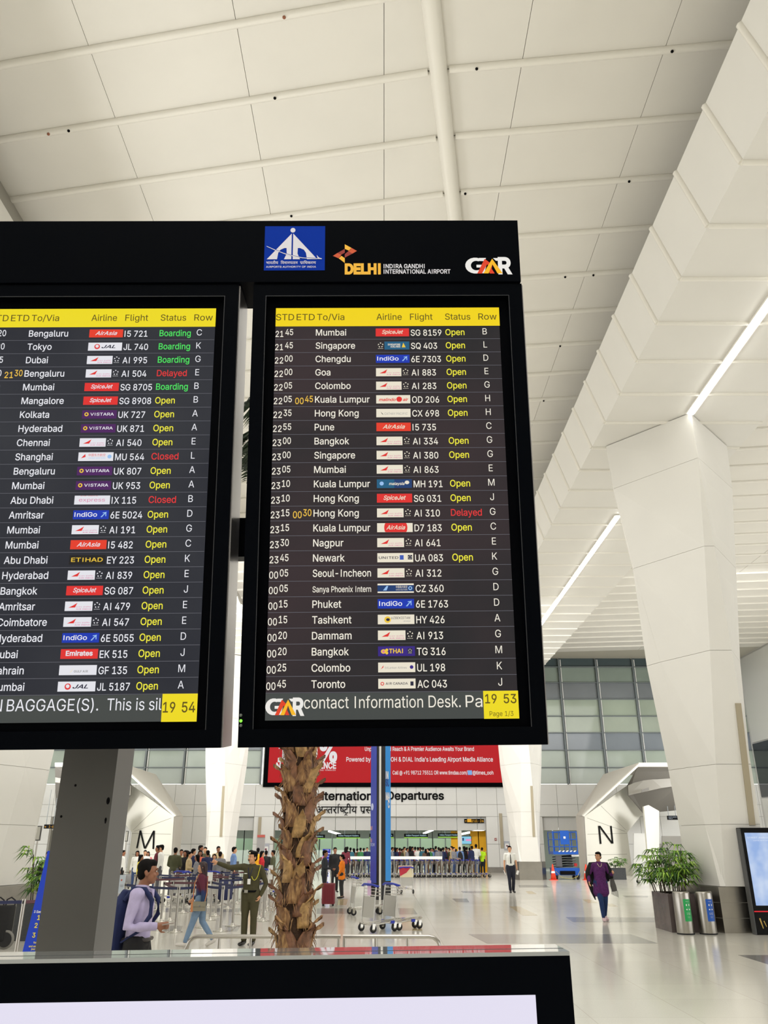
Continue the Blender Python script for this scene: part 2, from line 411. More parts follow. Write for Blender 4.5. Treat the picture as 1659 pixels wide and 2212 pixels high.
def column(cx, cy, label, slot=True):
    T = MB()
    vs = []; R_ = [ring(l, .05) for l in LV]
    for r in R_: vs += r
    T.add(vs, [(i*8+j, i*8+(j+1) % 8, (i+1)*8+(j+1) % 8, (i+1)*8+j) for i in range(len(LV)-1) for j in range(8)]+[tuple(range(8))], MATS['ceiling_backing'])
    T = T.build('column', label=label, kind='structure', loc=(cx, cy, 0))
    for me in COLM: link(me, 'cladding_panel', T)
    mb = MB(); P = [(-.66, -.74), (.66, -.74), (1.14, .68), (.9, 1.1), (-.9, 1.1), (-1.14, .68)]
    mb.prism([(x, y, 0) for x, y in P], (0, 0, .955), M_steel)
    for z in (.3, .62): mb.prism([(x*1.004, y*1.004, z) for x, y in P], (0, 0, .006), M_gap)
    mb.build('steel_plinth', T)
    if slot:
        mb = MB(); a = Vector((.27, -1.32, 5.05)); b = Vector((.27, -.985, 2.28))
        mb.prism([a+Vector((-.07, 0, 0)), a+Vector((.07, 0, 0)), b+Vector((.07, 0, 0)), b+Vector((-.07, 0, 0))], (0, .06, 0), M_taupe)
        mb.build('light_slot', T, label='taupe vertical slot')
    return T
column(8.4, 21.1, 'large faceted white column rising at the right behind the litter bins')
column(8.4, 50.7, 'distant faceted white column left of the blue scissor lift')
column(-9.7, 21.1, 'faceted white column cut by the left picture edge')
column(-9.7, 50.7, 'distant faceted white column behind the pointing officer')
# ------------------------------------------------------------------ FAR WALL (Y = 63)
YW = 63.0
def wz(py): return at(829, py, YW).z
zWB, zL1, zL2, zOP = wz(1694), wz(1738), wz(1764), wz(1794)
XO0, XO1 = at(590, 1840, YW).x, at(1053, 1840, YW).x
WALL = MB()
WALL.box((0, YW+.35, (zWB+zL2)/2), (80, .5, zWB-zL2), M_gap)
for a, b in ((-40, -24.5), (-19.3, -11.2), (-9.6, XO0), (XO1, 11.7), (15.6, 40)):
    WALL.box(((a+b)/2, YW+.35, zL2/2), (b-a, .5, zL2), M_gap)
WALL.box((0, YW+.5, ZC+1), (80, .5, 2), M_gap)
WALL = WALL.build('wall_back', label='white panelled far wall with wide openings to the counters', kind='structure')
M_wp = smat('wall_panel', 218, 218, 214, rough=.4)
M_wp2 = smat('wall_panel_recessed', 205, 205, 202, rough=.45)
XS = [at(1204, 1733, YW).x+1.5*i for i in range(-26, 14)]
OPEN = [(-24.5, -19.3), (-11.2, -9.6), (XO0, XO1), (11.7, 15.6)]
def inopen(a, b): return any(a < q-.2 and b > p+.2 for p, q in OPEN)
for a, b in zip(XS, XS[1:]):
    for z0, z1 in ((zL1, zWB), (zL2, zL1)):
        mb = MB(); mb.box(((a+b)/2, YW+.06, (z0+z1)/2), (b-a-.02, .1, z1-z0-.02), M_wp); mb.build('wall_panel', WALL)
    if inopen(a, b):
        mb = MB(); mb.box(((a+b)/2, YW+.36, (zOP+zL2)/2), (b-a-.03, .1, zL2-zOP-.03), M_wp2); mb.build('wall_panel', WALL)
    for (p, q) in ((-40, -24.5), (-19.3, -11.2), (-9.6, XO0), (XO1, 11.7), (15.6, 40)):
        aa, bb = max(a, p), min(b, q)
        if bb-aa > .15:
            for z0, z1 in ((.35, 1.9), (1.9, zL2)):
                mb = MB(); mb.box(((aa+bb)/2, YW+.06, (z0+z1)/2), (bb-aa-.02, .1, z1-z0-.02), M_wp); mb.build('wall_panel', WALL)
mb = MB()
for (p, q) in ((-40, -24.5), (-19.3, -11.2), (-9.6, XO0), (XO1, 11.7), (15.6, 40)): mb.box(((p+q)/2, YW+.03, .17), (q-p, .12, .34), M_steel)
mb.build('baseboard_back', label='low brushed steel skirting along the far wall', kind='structure')
for px, y0, y1, lb in ((1081, 1757, 1832, 'narrow taupe slot in the far wall left of the distant right column'), (562, 1765, 1860, 'narrow taupe slot in the far wall left of the palm trunk')):
    a = at(px, y0, YW-.02); b = at(px+4, y1, YW-.02)
    mb = MB(); mb.box((a.x, YW-.03, (a.z+b.z)/2), (.22, .08, a.z-b.z), M_taupe); mb.build('trim_3' if px > 1000 else 'trim_4', label=lb, kind='structure')
for sx, nm, lb in ((28.2, 'wall_right', 'pale side wall beyond the right columns'), (-29.4, 'wall_left', 'pale side wall beyond the left columns')):
    mb = MB(); mb.box((sx, 46, ZC/2), (.3, 34, ZC), M_wp2); w_ = mb.build(nm, label=lb, kind='structure')
    for i in range(6):
        for z0, z1, m_ in ((.1, 5, M_wp), (5.1, 8.9, smat('dark_glass', 34, 42, 46, rough=.1)), (9, 15.3, M_wp)):
            mb = MB(); mb.box((sx-.2*(1 if sx > 0 else -1), 31.8+i*5.6, (z0+z1)/2), (.1, 5.5, z1-z0), m_); mb.build('wall_panel', w_)
# windows above: mullion grid with coloured panes
rows = [wz(y) for y in (1420, 1441, 1475, 1510.5, 1547, 1583, 1620.5, 1658, 1694)]
gcol = [(70, 84, 88), (138, 152, 142), (122, 128, 132), (160, 172, 156), (168, 178, 164), (132, 140, 148), (170, 182, 170), (176, 186, 176)]
pm = [mat('pane_%d' % i, srgb(*c), rough=.06, noise=.12, nscale=.25, spec=.6) for i, c in enumerate(gcol)]
M_mul = smat('mullion_grey', 108, 116, 118, rough=.4)
X0w = at(1205, 1422, YW).x; wn = 0
def window(xa, xb_, n, label):
    global wn
    wn += 1
    mb = MB(); w = (xb_-xa)/n
    for i in range(n+1): mb.box((xa+w*i, YW, (zWB+ZC)/2), (.12, .3, ZC-zWB), M_mul); mb.box((xa+w*i+.16, YW+.02, (zWB+ZC)/2), (.06, .1, ZC-zWB), M_white)
    for z in rows[:-1]: mb.box(((xa+xb_)/2, YW, z), (xb_-xa, .16, .07), M_mul)
    R = mb.build('window_%d' % wn, label=label, kind='structure')
    for i in range(n):
        for j in range(8):
            mb = MB(); mb.box((xa+w*(i+.5), YW+.12, (rows[j]+rows[j+1])/2), (w-.1, .04, rows[j]-rows[j+1]-.06), pm[j]); mb.build('pane', R)
window(X0w-2.93*2, X0w+2.93*5, 7, 'tall grid of grey and pale green glass panes above the far wall at the right')
window(-X0w-2.93*5-1.3, -X0w-1.3+2.93*2, 7, 'tall grid of grey and pale green glass panes above the far wall at the left')
mb = MB(); mb.box((0, YW+.3, (zWB+ZC)/2), (2*X0w-10.5, .4, ZC-zWB), M_wp); mb.build('wall_above', label='plain white wall behind the red banner', kind='structure')
# ------------------------------------------------------------------ lettering and banner on the wall
R_, U_ = Vector((1, 0, 0)), Vector((0, 0, 1))
def ppm(py, Y):  # metres per pixel of the photograph across at this height and depth
    return (at(900, py, Y)-at(899, py, Y)).x
k = ppm(1720, YW)
def wtext(mb, s, x0, x1, yb, cap, m, ext=.03, Y=YW-.02, fn=None, bold=0, shear=0):
    a = at(x0, yb, Y); b = at(x1, yb, Y)
    cz = at(x0, yb-cap, Y).z-a.z
    mb.text(s, a, R_, U_, cz/.727, m, width=b.x-a.x, font=fn, ext=ext, bold=bold, shear=shear)
mb = MB(); wtext(mb, 'International', 678, 828, 1728, 17.5, M_ink, bold=.022); wtext(mb, 'Departures', 836, 959, 1727, 17, M_ink, bold=.022)
LET = mb.build('wall_lettering', label='black raised lettering reading International Departures in English and Hindi', cat='sign')
def clipped(ch, lo, hi, fn=DEVA, bold=0):
    # outline of one letter with everything outside lo..hi of its width cut off (half forms)
    vs, fs, w, x0 = glyphs(ch, fn, 0, bold)
    bm = bmesh.new(); V = [bm.verts.new((x-x0, y, 0)) for x, y in vs]
    for f in fs:
        try: bm.faces.new([V[i] for i in f])
        except ValueError: pass
    for x, n in ((w*lo, -1), (w*hi, 1)):
        bmesh.ops.bisect_plane(bm, geom=bm.verts[:]+bm.edges[:]+bm.faces[:], plane_co=(x, 0, 0), plane_no=(n, 0, 0), clear_outer=True)
    bm.verts.ensure_lookup_table(); bm.verts.index_update()
    out = ([(v.co.x-w*lo, v.co.y) for v in bm.verts], [[v.index for v in f.verts] for f in bm.faces], w*(hi-lo)); bm.free(); return out
def stroke(pts, t=.07):
    vs = []; n = len(pts)
    for i, (x, y) in enumerate(pts):
        a = pts[max(i-1, 0)]; b = pts[min(i+1, n-1)]
        dx, dy = b[0]-a[0], b[1]-a[1]; L = math.hypot(dx, dy) or 1
        vs += [(x-dy/L*t/2, y+dx/L*t/2), (x+dy/L*t/2, y-dx/L*t/2)]
    return vs, [[2*i, 2*i+1, 2*i+3, 2*i+2] for i in range(n-1)]
def hindi(seq, bold=.004):
    """items: (char, lo, hi) letter cut to part of its width; 'reph', 'ra', 'i<' marks; ' ' gap. Returns verts, faces, width."""
    V, Fc, x = [], [], 0.0; last = 0
    def put(v, f, dx, dy=0):
        o = len(V); V.extend([(a+dx, b+dy) for a, b in v]); Fc.extend([[q+o for q in g] for g in f])
    for it in seq:
        if it == ' ': x += .3; continue
        if it == 'reph': put(*stroke([(-.10, .64), (-.16, .76), (-.06, .83), (.0, .80)], .06), x); continue
        if it == 'ra': put(*stroke([(-.30, .0), (-.22, .12), (-.10, .20)], .06), x); continue
        if it == 'rac': put(*stroke([(-.42, -.18), (-.28, -.06), (-.14, -.18)], .06), x); continue
        ch, lo, hi = it
        v, f, w = clipped(ch, lo, hi, DEVA, bold)
        if ch == 'ि': put(v, f, x); x += w*.42; continue
        if ch == 'ी': x -= w*.42
        put(v, f, x); last = w; x += w-.01
    return V, Fc, x
def put_hindi(mb, seq, o, right, up, size, m, width, ext=0):
    v, f, w = hindi(seq); xs = width/(w*size)
    P = [Vector(o)+right*(a*size*xs)+up*(b*size) for a, b in v]
    nn = Vector(right).cross(Vector(up)).normalized()
    mb.add([p+nn*max(ext, 0) for p in P], f, m)
    if ext:
        n = len(P); ed = {(a, b) for g in f for a, b in zip(g, g[1:]+g[:1])}
        mb.add([p for p in P]+[p+nn*ext for p in P], [(a, b, b+n, a+n) for a, b in ed if (b, a) not in ed], m)
A_ = lambda c: (c, 0, 1)
SEQ = [A_('अ'), ('न', 0, .72), A_('त'), A_('र'), A_('ा'), 'reph', ('ष', 0, .75), A_('ट'), 'rac', A_('ी'), A_('य'), ' ', A_('प'), 'ra', ('स', 0, .74), A_('थ'), A_('ा'), A_('न')]
mb = MB(); a = at(683, 1757, YW-.02); w = (at(830, 1757, YW).x-a.x)
try: put_hindi(mb, SEQ, a, R_, U_, (at(683, 1742, YW).z-a.z)/.62, M_ink, w, .05); mb.keep = True; mb.build('hindi_lettering', LET)
except Exception as ex: print('HINDI', ex)
red = glow('banner_red', 190, 14, 26, .9)
mb = MB(); p = [at(572, 1697, YW-.1), at(1086, 1693, YW-.1)]
zb = p[0].z; zt = wz(1520); xa, xb2 = at(576, 1690, YW-.1).x, at(1084, 1690, YW-.1).x
mb.box(((xa+xb2)/2, YW-.14, (zb+zt)/2), (xb2-xa+.5, .22, zt-zb+.2), M_blackm)
BAN = mb.build('billboard', label='red lit advertising billboard with white text behind the palm trunk', cat='billboard')
mb = MB(); mb.box(((xa+xb2)/2+.1, YW-.27, (zb+zt)/2+.15), (xb2-xa, .03, zt-zb-.1), red); mb.build('poster', BAN)
wt = glow('banner_white', 235, 232, 232, .9); Yb = YW-.3
mb = MB()
kw = dict(ext=0, Y=Yb, bold=.012)
wtext(mb, 'Unprecedented Reach & A Premier Audience Awaits Your Brand', 788, 1024, 1622, 8.5, wt, **kw)
wtext(mb, 'Powered by TIMES OOH & DIAL India\'s Leading Airport Media Alliance', 748, 1065, 1645, 9.5, wt, **kw)
wtext(mb, 'Call @ +91 98712 75511 OR www.timdaa.com/', 848, 1010, 1673, 8, wt, **kw); wtext(mb, '@times_ooh', 1021, 1066, 1673, 8, wt, **kw)
wtext(mb, 'N', 596, 606, 1661, 13, wt, ext=0, Y=Yb, bold=.03); wtext(mb, 'AUDIENCE', 656, 726, 1660, 13, wt, ext=0, Y=Yb, bold=.03)
wtext(mb, '100%', 600, 728, 1644, 42, wt, ext=0, Y=Yb, bold=.03); wtext(mb, 'NCCS Study - All Metros 2016', 682, 725, 1665, 3, wt, ext=0, Y=Yb)
mb.build('poster_text', BAN, label='white poster text')
mb = MB(); c = at(1015, 1669, Yb); mb.box(c, (.32, .02, .32), glow('badge_blue', 120, 170, 225)); mb.build('poster_badge', BAN, label='small pale blue square badge')
# small wayfinding sign "1-26"
def hang_sign(px0, px1, y0, y1, Y, label, txts, bg=M_ink, cat='sign', name='wayfinding_sign', top=None):
    a = at(px0, y1, Y); b = at(px1, y0, Y)
    r = empty(name, ((a.x+b.x)/2, Y, a.z), label, cat)
    mb = MB(); mb.box((0, 0, (b.z-a.z)/2), (b.x-a.x, .12, b.z-a.z), bg); mb.build('sign_box', r)
    mb = MB(); W_, H_ = b.x-a.x, b.z-a.z
    for s, fx0, fx1, fy, fh, m in txts: mb.text(s, (-W_/2+W_*fx0, -.07, H_*fy), R_, U_, H_*fh/.727, m, width=W_*(fx1-fx0))
    mb.build('sign_text', r)
    mb = MB(); zt_ = (top or (zOP+1.16))-a.z
    for sx in (-.35, .35): mb.box((W_*sx, 0, (H_+zt_)/2), (.03, .03, zt_-H_), M_mul)
    if zt_ > H_: mb.build('hanger', r)
    return r
ye = glow('sign_yellow', 225, 165, 45); sw = glow('sign_white', 205, 215, 225)
s = hang_sign(1003, 1045, 1769, 1777.5, YW+.2, 'black wayfinding sign with yellow arrow and 1-26 above the yellow partition', [('1-26', .6, .98, .2, .6, ye), ('+', .03, .12, .25, .6, ye), ('CHECK-IN', .34, .58, .55, .25, ye), ('चेक-इन', .34, .58, .2, .2, ye)])
a = MB(); a.box((-.36, -.065, .16), (.3, .02, .22), ye); a.build('pictogram', s)
# ------------------------------------------------------------------ behind the openings: lit passport hall
BK = MB()
M_bw = smat('back_room_white', 205, 214, 206, rough=.5)
BK.box((0, 78, 3.2), (70, .3, 6.4), M_bw)
BK = BK.build('wall_passport_hall', label='pale green-white wall at the back of the passport hall', kind='structure')
mb = MB(); mb.box((0, 71, zOP+1.2), (70, 14.5, .1), smat('back_ceiling', 180, 182, 176, rough=.7)); mb.build('ceiling_passport_hall', label='low ceiling of the passport hall behind the counters', kind='structure')
for i, x in enumerate((-14, -4, 4, 14)):
    area('ceiling_lamp', (x, 69, zOP+1.1), (0, 0, 0), 6, 6, 260, (.95, 1, .95))
M_gl = smat('green_glass', 150, 172, 150, rough=.15)
mb = MB()
for i in range(24): mb.box((-12.2+i*1.05, 72, 1.9), (.95, .06, .9), M_gl); mb.box((-12.2+i*1.05+.5, 72, 1.9), (.05, .1, 3.6), M_ink if i % 3 == 0 else M_mul)
mb.box((0, 72.2, .75), (26, .5, 1.4), M_bw)
mb.build('counter_screen', label='row of glass-screened passport counters in the bright hall behind', cat='counter')
lk = glow('sign_glow', 190, 225, 235, .9); lgn = glow('green_line', 150, 220, 60)
for i, (x0, x1, yy) in enumerate(((390, 415, 1811), (640, 702, 1807), (727, 778, 1805.5), (798, 850, 1805), (873, 924, 1805), (946, 992, 1804))):
    txt = 'Passport Holders' if i == 0 else 'Indian Passport Holders'
    s = hang_sign(x0, x1, yy-4, yy+3, 64.2 if i else 64.0, 'dark hanging sign with glowing %s text, %s from the left' % (txt, ordn(i)), [(txt, .08, .94, .25, .5, lk)], name='counter_sign')
    mb = MB(); W_ = at(x1, yy, 64).x-at(x0, yy, 64).x
    mb.box((0, 0, -.05), (W_, .05, .05), lgn); mb.build('glow_line', s)
for i, (xa_, ya_, xb_, yb_) in enumerate(((709, 1795, 736, 1803), (914, 1801, 936, 1792.5), (996, 1802, 1050, 1791), (1192, 1792, 1213, 1789.5), (392, 1801, 436, 1800), (1365, 1794, 1400, 1791))):
    a, b = at(xa_, ya_, 65), at(xb_, yb_, 65)
    lbs = ['slanting tube lamp left of the blue tower', 'slanting tube lamp right of the blue tower', 'long tube lamp above the yellow partition', 'tube lamp above the scissor lift', 'tube lamp above the passport sign at the left', 'tube lamp beyond the portal marked N']
    r = empty('tube_lamp', (a.x, 65, a.z), lbs[i], 'lamp', 'tube lamps in the passport hall')
    mb = MB(); mb.tube([(0, 0, 0), b-a], .07, M_lamp, 8); mb.build('lamp_tube', r)
    mb = MB(); mb.tube([(0, .06, .06), b-a+Vector((0, .06, .06))], .05, M_white, 6); mb.build('lamp_housing', r)
    mb = MB()
    for f in (.1, .9):
        q = (b-a)*f; mb.box((q.x, .06, (q.z+zOP+1.15-a.z)/2+.05), (.03, .03, zOP+1.15-a.z-q.z-.05), M_mul)
    mb.build('hanger', r)
# yellow partitions with a screen
yel = smat('yellow_partition', 242, 178, 8, rough=.4)
mb = MB()
for i, (x0, x1) in enumerate(((975, 989), (1017, 1034), (1034, 1052))):
    a, b = at(x0, 1850, 64.6), at(x1, 1795, 64.6)
    for z0, z1 in ((0, b.z*.48), (b.z*.49, b.z)): mb.box(((a.x+b.x)/2, 64.6, (z0+z1)/2), (b.x-a.x-.02, .1, z1-z0), yel)
mb.build('yellow_partition', label='bright yellow partition panels at the right end of the opening', cat='partition')
a, b = at(997, 1824, 64.5), at(1018, 1806, 64.5)
r = empty('wall_screen', ((a.x+b.x)/2, 64.5, a.z), 'small lit screen mounted between the yellow panels', 'screen')
mb = MB(); mb.box((0, 0, (b.z-a.z)/2), (b.x-a.x, .08, b.z-a.z), M_blackm); mb.build('frame', r)
mb = MB(); mb.box((0, -.05, (b.z-a.z)/2), (b.x-a.x-.06, .02, b.z-a.z-.06), glow('screen_sky', 135, 200, 225)); mb.box((.15, -.065, .3), (.4, .01, .14), glow('screen_pink', 225, 150, 200)); mb.box((-.25, -.065, .35), (.12, .01, .2), glow('screen_dark', 40, 60, 110)); mb.build('display', r)
mb = MB(); mb.box((at(994, 1840, 63.2).x, 63.2, zOP/2), (.28, .28, zOP), M_white); mb.build('trim_5', label='slim white post in the opening beside the yellow partition', kind='structure')
# small red call point and grey doors on the wall
mb = MB(); c = at(1070.5, 1813, YW-.03); mb.box(c, (.14, .08, .17), smat('alarm_red', 150, 60, 55)); mb.box(c+Vector((0, -.05, 0)), (.06, .03, .06), M_white); mb.build('fire_call_point', label='tiny red fire call point on the white wall', cat='alarm')
for i, (x0, x1, y0, y1, lb) in enumerate(((1090, 1100, 1817, 1836, 'grey door panel with notice beside the distant right column'), (567, 582, 1822, 1846, 'white notice board on the wall left of the palm trunk'))):
    a, b = at(x0, y1, YW-.02), at(x1, y0, YW-.02)
    mb = MB(); mb.box(((a.x+b.x)/2, YW-.03, (a.z+b.z)/2), (b.x-a.x, .06, b.z-a.z), smat('notice_grey', 175, 178, 188)); r = mb.build('notice_board', label=lb, cat='notice')
    mb = MB(); w = b.x-a.x; h = b.z-a.z
    mb.box(((a.x+b.x)/2, YW-.07, (a.z+b.z)/2-h*.05), (w*.7, .02, h*.55), M_white); mb.build('paper', r)
    mb = MB(); mb.ball(((a.x+b.x)/2, YW-.085, (a.z+b.z)/2-h*.03), w*.17, smat('notice_ink', 120, 60, 80), 8, (1, .2, 1)); mb.build('print', r)
# ------------------------------------------------------------------ PORTALS marked N (right) and M (left, mirrored)
MX = lambda p: Vector((-.6-p.x, p.y, p.z))
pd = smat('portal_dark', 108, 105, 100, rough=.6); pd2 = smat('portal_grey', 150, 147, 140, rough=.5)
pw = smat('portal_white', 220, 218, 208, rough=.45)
def portal(mir, letter, label):
    f = MX if mir else (lambda p: p)
    def P(px, py, Y): return f(at(px, py, Y))
    PA, PB = at(1268, 1880, 53), at(1367, 1880, 58); pn_ = (PB-PA).cross(U_).normalized()
    def PL(px, py, off=0.0):
        d = ray(px, py); q = EYE+d*((PA-EYE).dot(pn_)/d.dot(pn_))
        return f(q+(pn_ if pn_.y < 0 else -pn_)*off)
    face = [(1262, 1764), (1356, 1697), (1358, 1718), (1391, 1754), (1355, 1798), (1367, 1890), (1269, 1898)]
    mb = MB(); T_ = [PL(x, y) for x, y in face]
    T_[-1].z = T_[-2].z = 0
    mb.prism(T_, (0, .35, 0), pw); R0 = mb.build('portal', label=label, kind='structure')
    mb = MB(); q = [P(1246, 1762, 56), P(1262, 1764, 53), P(1269, 1898, 53), P(1256, 1895, 56)]; q[2].z = q[3].z = 0
    mb.prism(q, (0, .3, 0), pw); mb.build('side_pier', R0)
    # roof slab: sloped upper face plus its front rim
    rim = [(1262, 1764), (1379, 1656), (1520, 1656), (1520, 1649), (1380, 1649.5), (1258, 1762)]
    mb = MB(); mb.prism([P(x, y, 52.9) for x, y in rim], (0, .3, 0), pw); mb.build('roof_rim', R0)
    mb = MB(); mb.prism([P(1246, 1762, 56), P(1258, 1762, 53), P(1380, 1649.5, 53), P(1304, 1674.5, 58)], (0, .05, .05), pw)
    mb.prism([P(1304, 1674.5, 58), P(1380, 1649.5, 53), P(1520, 1649.5, 53), P(1520, 1674.5, 58)], (0, 0, .06), pw); mb.build('roof_slab', R0)
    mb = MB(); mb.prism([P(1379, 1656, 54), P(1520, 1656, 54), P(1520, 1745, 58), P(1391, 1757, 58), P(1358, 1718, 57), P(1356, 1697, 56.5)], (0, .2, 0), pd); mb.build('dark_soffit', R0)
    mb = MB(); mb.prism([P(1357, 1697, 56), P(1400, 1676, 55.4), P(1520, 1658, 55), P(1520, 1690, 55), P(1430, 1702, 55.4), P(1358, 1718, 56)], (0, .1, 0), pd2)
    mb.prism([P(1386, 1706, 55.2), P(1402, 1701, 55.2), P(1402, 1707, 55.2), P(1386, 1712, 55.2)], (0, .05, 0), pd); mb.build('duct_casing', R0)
    mb = MB(); q = [P(1391, 1742, 55), P(1401, 1739, 55), P(1424, 1752, 56), P(1425, 1900, 56), P(1404, 1899, 55)]; q[3].z = q[4].z = 0
    mb.prism(q, (0, .3, 0), pw); mb.build('slanted_pier', R0)
    for a, b, Y in (((1262, 1764), (1270, 1897), 52.98), ):
        mb = MB(); mb.tube([P(*a, Y), P(*b, Y)], .02, M_gap, 4); mb.build('panel_joint', R0)
    mb = MB()
    for y in (1802, 1847):
        mb.tube([PL(1269, y, .01), PL(1354, y-2, .01)], .01, smat('portal_joint', 160, 157, 148), 4)
    mb.tube([PL(1268, 1767, .01), PL(1350, 1796, .01)], .01, smat('portal_joint', 160, 157, 148), 4)
    mb.tube([PL(1298, 1741, .01), PL(1352, 1793, .01)], .01, smat('portal_joint', 160, 157, 148), 4)
    mb.build('panel_joint', R0)
    # the big letter stands proud of the wall
    (x0, x1, y0, y1) = (1294, 1325, 1783, 1823) if not mir else (None, None, None, None)
    if mir: q = [PL(1344, 1832, .02), PL(1305.5, 1834, .02), PL(1344, 1794, .02)]
    else: q = [PL(1294.5, 1823, .02), PL(1325, 1822, .02), PL(1294.5, 1784, .02)]
    a, b, t = q
    mb = MB(); rr = (b-a).normalized(); h = t.z-a.z
    W_ = (b-a).length; th = h*.17
    o = a
    def bar(x0, z0, x1, z1, w): 
        q = [o+rr*(W_*x0-w/2)+U_*(h*z0), o+rr*(W_*x0+w/2)+U_*(h*z0), o+rr*(W_*x1+w/2)+U_*(h*z1), o+rr*(W_*x1-w/2)+U_*(h*z1)]
        mb.prism(q, (0, -.06, 0), M_ink)
    if letter == 'N':
        bar(.08, 0, .08, 1, th); bar(.93, 0, .93, 1, th); bar(.90, 0, .11, 1, th*1.25)
    else:
        bar(.03, 0, .12, 1, th); bar(.96, 0, .9, 1, th); bar(.48, 0, .12, 1, th*1.15); bar(.5, 0, .9, 1, th*1.15)
    mb.build('letter', R0, label='large black letter '+letter)
    # lit interior behind
    mb = MB(); q = [P(1369, 1800, 60), P(1400, 1800, 60), P(1400, 1891, 60), P(1369, 1891, 60)]; q[2].z = q[3].z = 0
    mb.prism(q, (0, .1, 0), M_white); mb.build('white_door', R0)
    mb = MB(); q = [P(1430, 1806, 61), P(1475, 1806, 61), P(1480, 1893, 61), P(1430, 1893, 61)]; q[2].z = q[3].z = 0; mb.prism(q, (0, .1, 0), pd2); mb.build('grey_partition', R0)
    return R0
portal(False, 'N', 'white faceted portal marked with a big letter N right of the scissor lift')
portal(True, 'M', 'white faceted portal marked with a big letter M above the queue at the left')
hang_sign(1442, 1463, 1762, 1771, 57.5, 'small black hanging sign beyond the portal marked N', [('STAFF ENTRY', .1, .9, .55, .22, sw), ('ONLY', .1, .5, .2, .2, sw)], top=5.2)
hang_sign(95, 118, 1781, 1790, 57, 'black sign with yellow arrow seen left of the grey pole', [('+', .05, .25, .2, .6, ye), ('1-6', .5, .95, .2, .6, ye)], top=5.3)
# ------------------------------------------------------------------ DEPARTURE BOARD, two tall screens under one header on a steel pole
Dw = lambda u, v: Vector((u, cp - v*sp, sp + v*cp))
P0 = EYE + ray(597, 669)*2.437
Hh = Vector((1, .0089, .0106)).normalized()
Ud = Vector((-.0098, -.1466, .989)); Ud = (Ud - Hh*Ud.dot(Hh)).normalized()
Nn = Ud.cross(Hh).normalized()       # checked below so that it points to the viewer
if Nn.dot(EYE-P0) < 0: Nn = -Nn
def bp(px, py):     # where the board plane meets the sight line of a photograph point: (s across, t down)
    d = ray(px, py); k = (P0-EYE).dot(Nn)/d.dot(Nn); q = EYE+d*k-P0
    return q.dot(Hh), -q.dot(Ud)
def B(s, t, n=0.0): return P0 + Hh*s - Ud*t + Nn*n
def brect(mb, s0, t0, s1, t1, n0, n1, m):
    mb.hexa([B(s0, t1, n0), B(s1, t1, n0), B(s1, t1, n1), B(s0, t1, n1), B(s0, t0, n0), B(s1, t0, n0), B(s1, t0, n1), B(s0, t0, n1)], m)
def bflat(mb, s0, t0, s1, t1, n, m): mb.poly([B(s0, t1, n), B(s1, t1, n), B(s1, t0, n), B(s0, t0, n)], m)
BOARD = empty('departure_board', (-.92, 2.68, 0), 'black double departure board showing flight lists, on a grey steel pole', 'departure board')
bpy.context.view_layer.update()
def bpart(mb, name, parent=None, label=None, keep=True):
    if keep: mb.keep = True
    o = mb.build(name, parent or BOARD, label); o.matrix_parent_inverse = Matrix.Translation(-Vector(BOARD.location)) if parent is None else Matrix.Identity(4)
    return o
OFFL = -.863
WT = glow('text_white', 232, 232, 238); WW = glow('text_warm', 238, 232, 218); YL = glow('text_yellow', 240, 232, 60); GN = glow('text_green', 75, 225, 95); RD = glow('text_red', 222, 50, 52)
AM = glow('text_amber', 236, 190, 70); DK = glow('text_brown', 92, 78, 20); HY = glow('header_yellow', 236, 216, 28); HY2 = glow('header_gold', 240, 210, 16)
def scr(name, c0, c1, z0, z1):
    m = bpy.data.materials.new(name); m.use_nodes = True; nt = m.node_tree; b = nt.nodes['Principled BSDF']
    tc = nt.nodes.new('ShaderNodeTexCoord'); n = nt.nodes.new('ShaderNodeTexNoise'); n.inputs['Scale'].default_value = 2.5
    rp = nt.nodes.new('ShaderNodeValToRGB'); rp.color_ramp.elements[0].position = .35; rp.color_ramp.elements[1].position = .65
    rp.color_ramp.elements[0].color = (*srgb(*c0), 1); rp.color_ramp.elements[1].color = (*srgb(*c1), 1)
    nt.links.new(tc.outputs['Object'], n.inputs['Vector']); nt.links.new(n.outputs[0], rp.inputs[0]); nt.links.new(rp.outputs[0], b.inputs['Emission Color'])
    b.inputs['Emission Strength'].default_value = 1; b.inputs['Base Color'].default_value = (.01, .01, .01, 1); b.inputs['Roughness'].default_value = .3; b.inputs['Specular IOR Level'].default_value = .06
    return m
SCR_L = scr('lit_panel_left', (40, 42, 50), (50, 52, 58), 0, 1); SCR_R = scr('lit_panel_right', (38, 37, 40), (54, 44, 47), 0, 1)
LNE = glow('row_line', 98, 98, 106); FTR = glow('ticker_grey', 66, 70, 68)
cR, cL = {}, {}
RedP = glow('logo_red', 222, 46, 44); RedP2 = glow('logo_vermilion', 226, 58, 38); WhP = glow('logo_white', 226, 226, 232); CrP = glow('logo_cream', 232, 224, 204)
BlP = glow('logo_blue', 16, 52, 175); PuP = glow('logo_purple', 74, 28, 92); BkP = glow('logo_black', 26, 24, 26); Tq = glow('logo_teal', 28, 92, 128); DBl = glow('logo_navy', 24, 58, 110); Vi = glow('logo_violet', 52, 32, 128)
inkN = glow('logo_ink', 40, 40, 62); gry = glow('logo_grey', 150, 150, 150); pink = glow('logo_pink', 214, 120, 160); gold = glow('logo_gold', 236, 196, 60); skyb = glow('logo_sky', 150, 190, 235); blu2 = glow('logo_blue2', 60, 90, 180)
LW, LH = .101, .0262
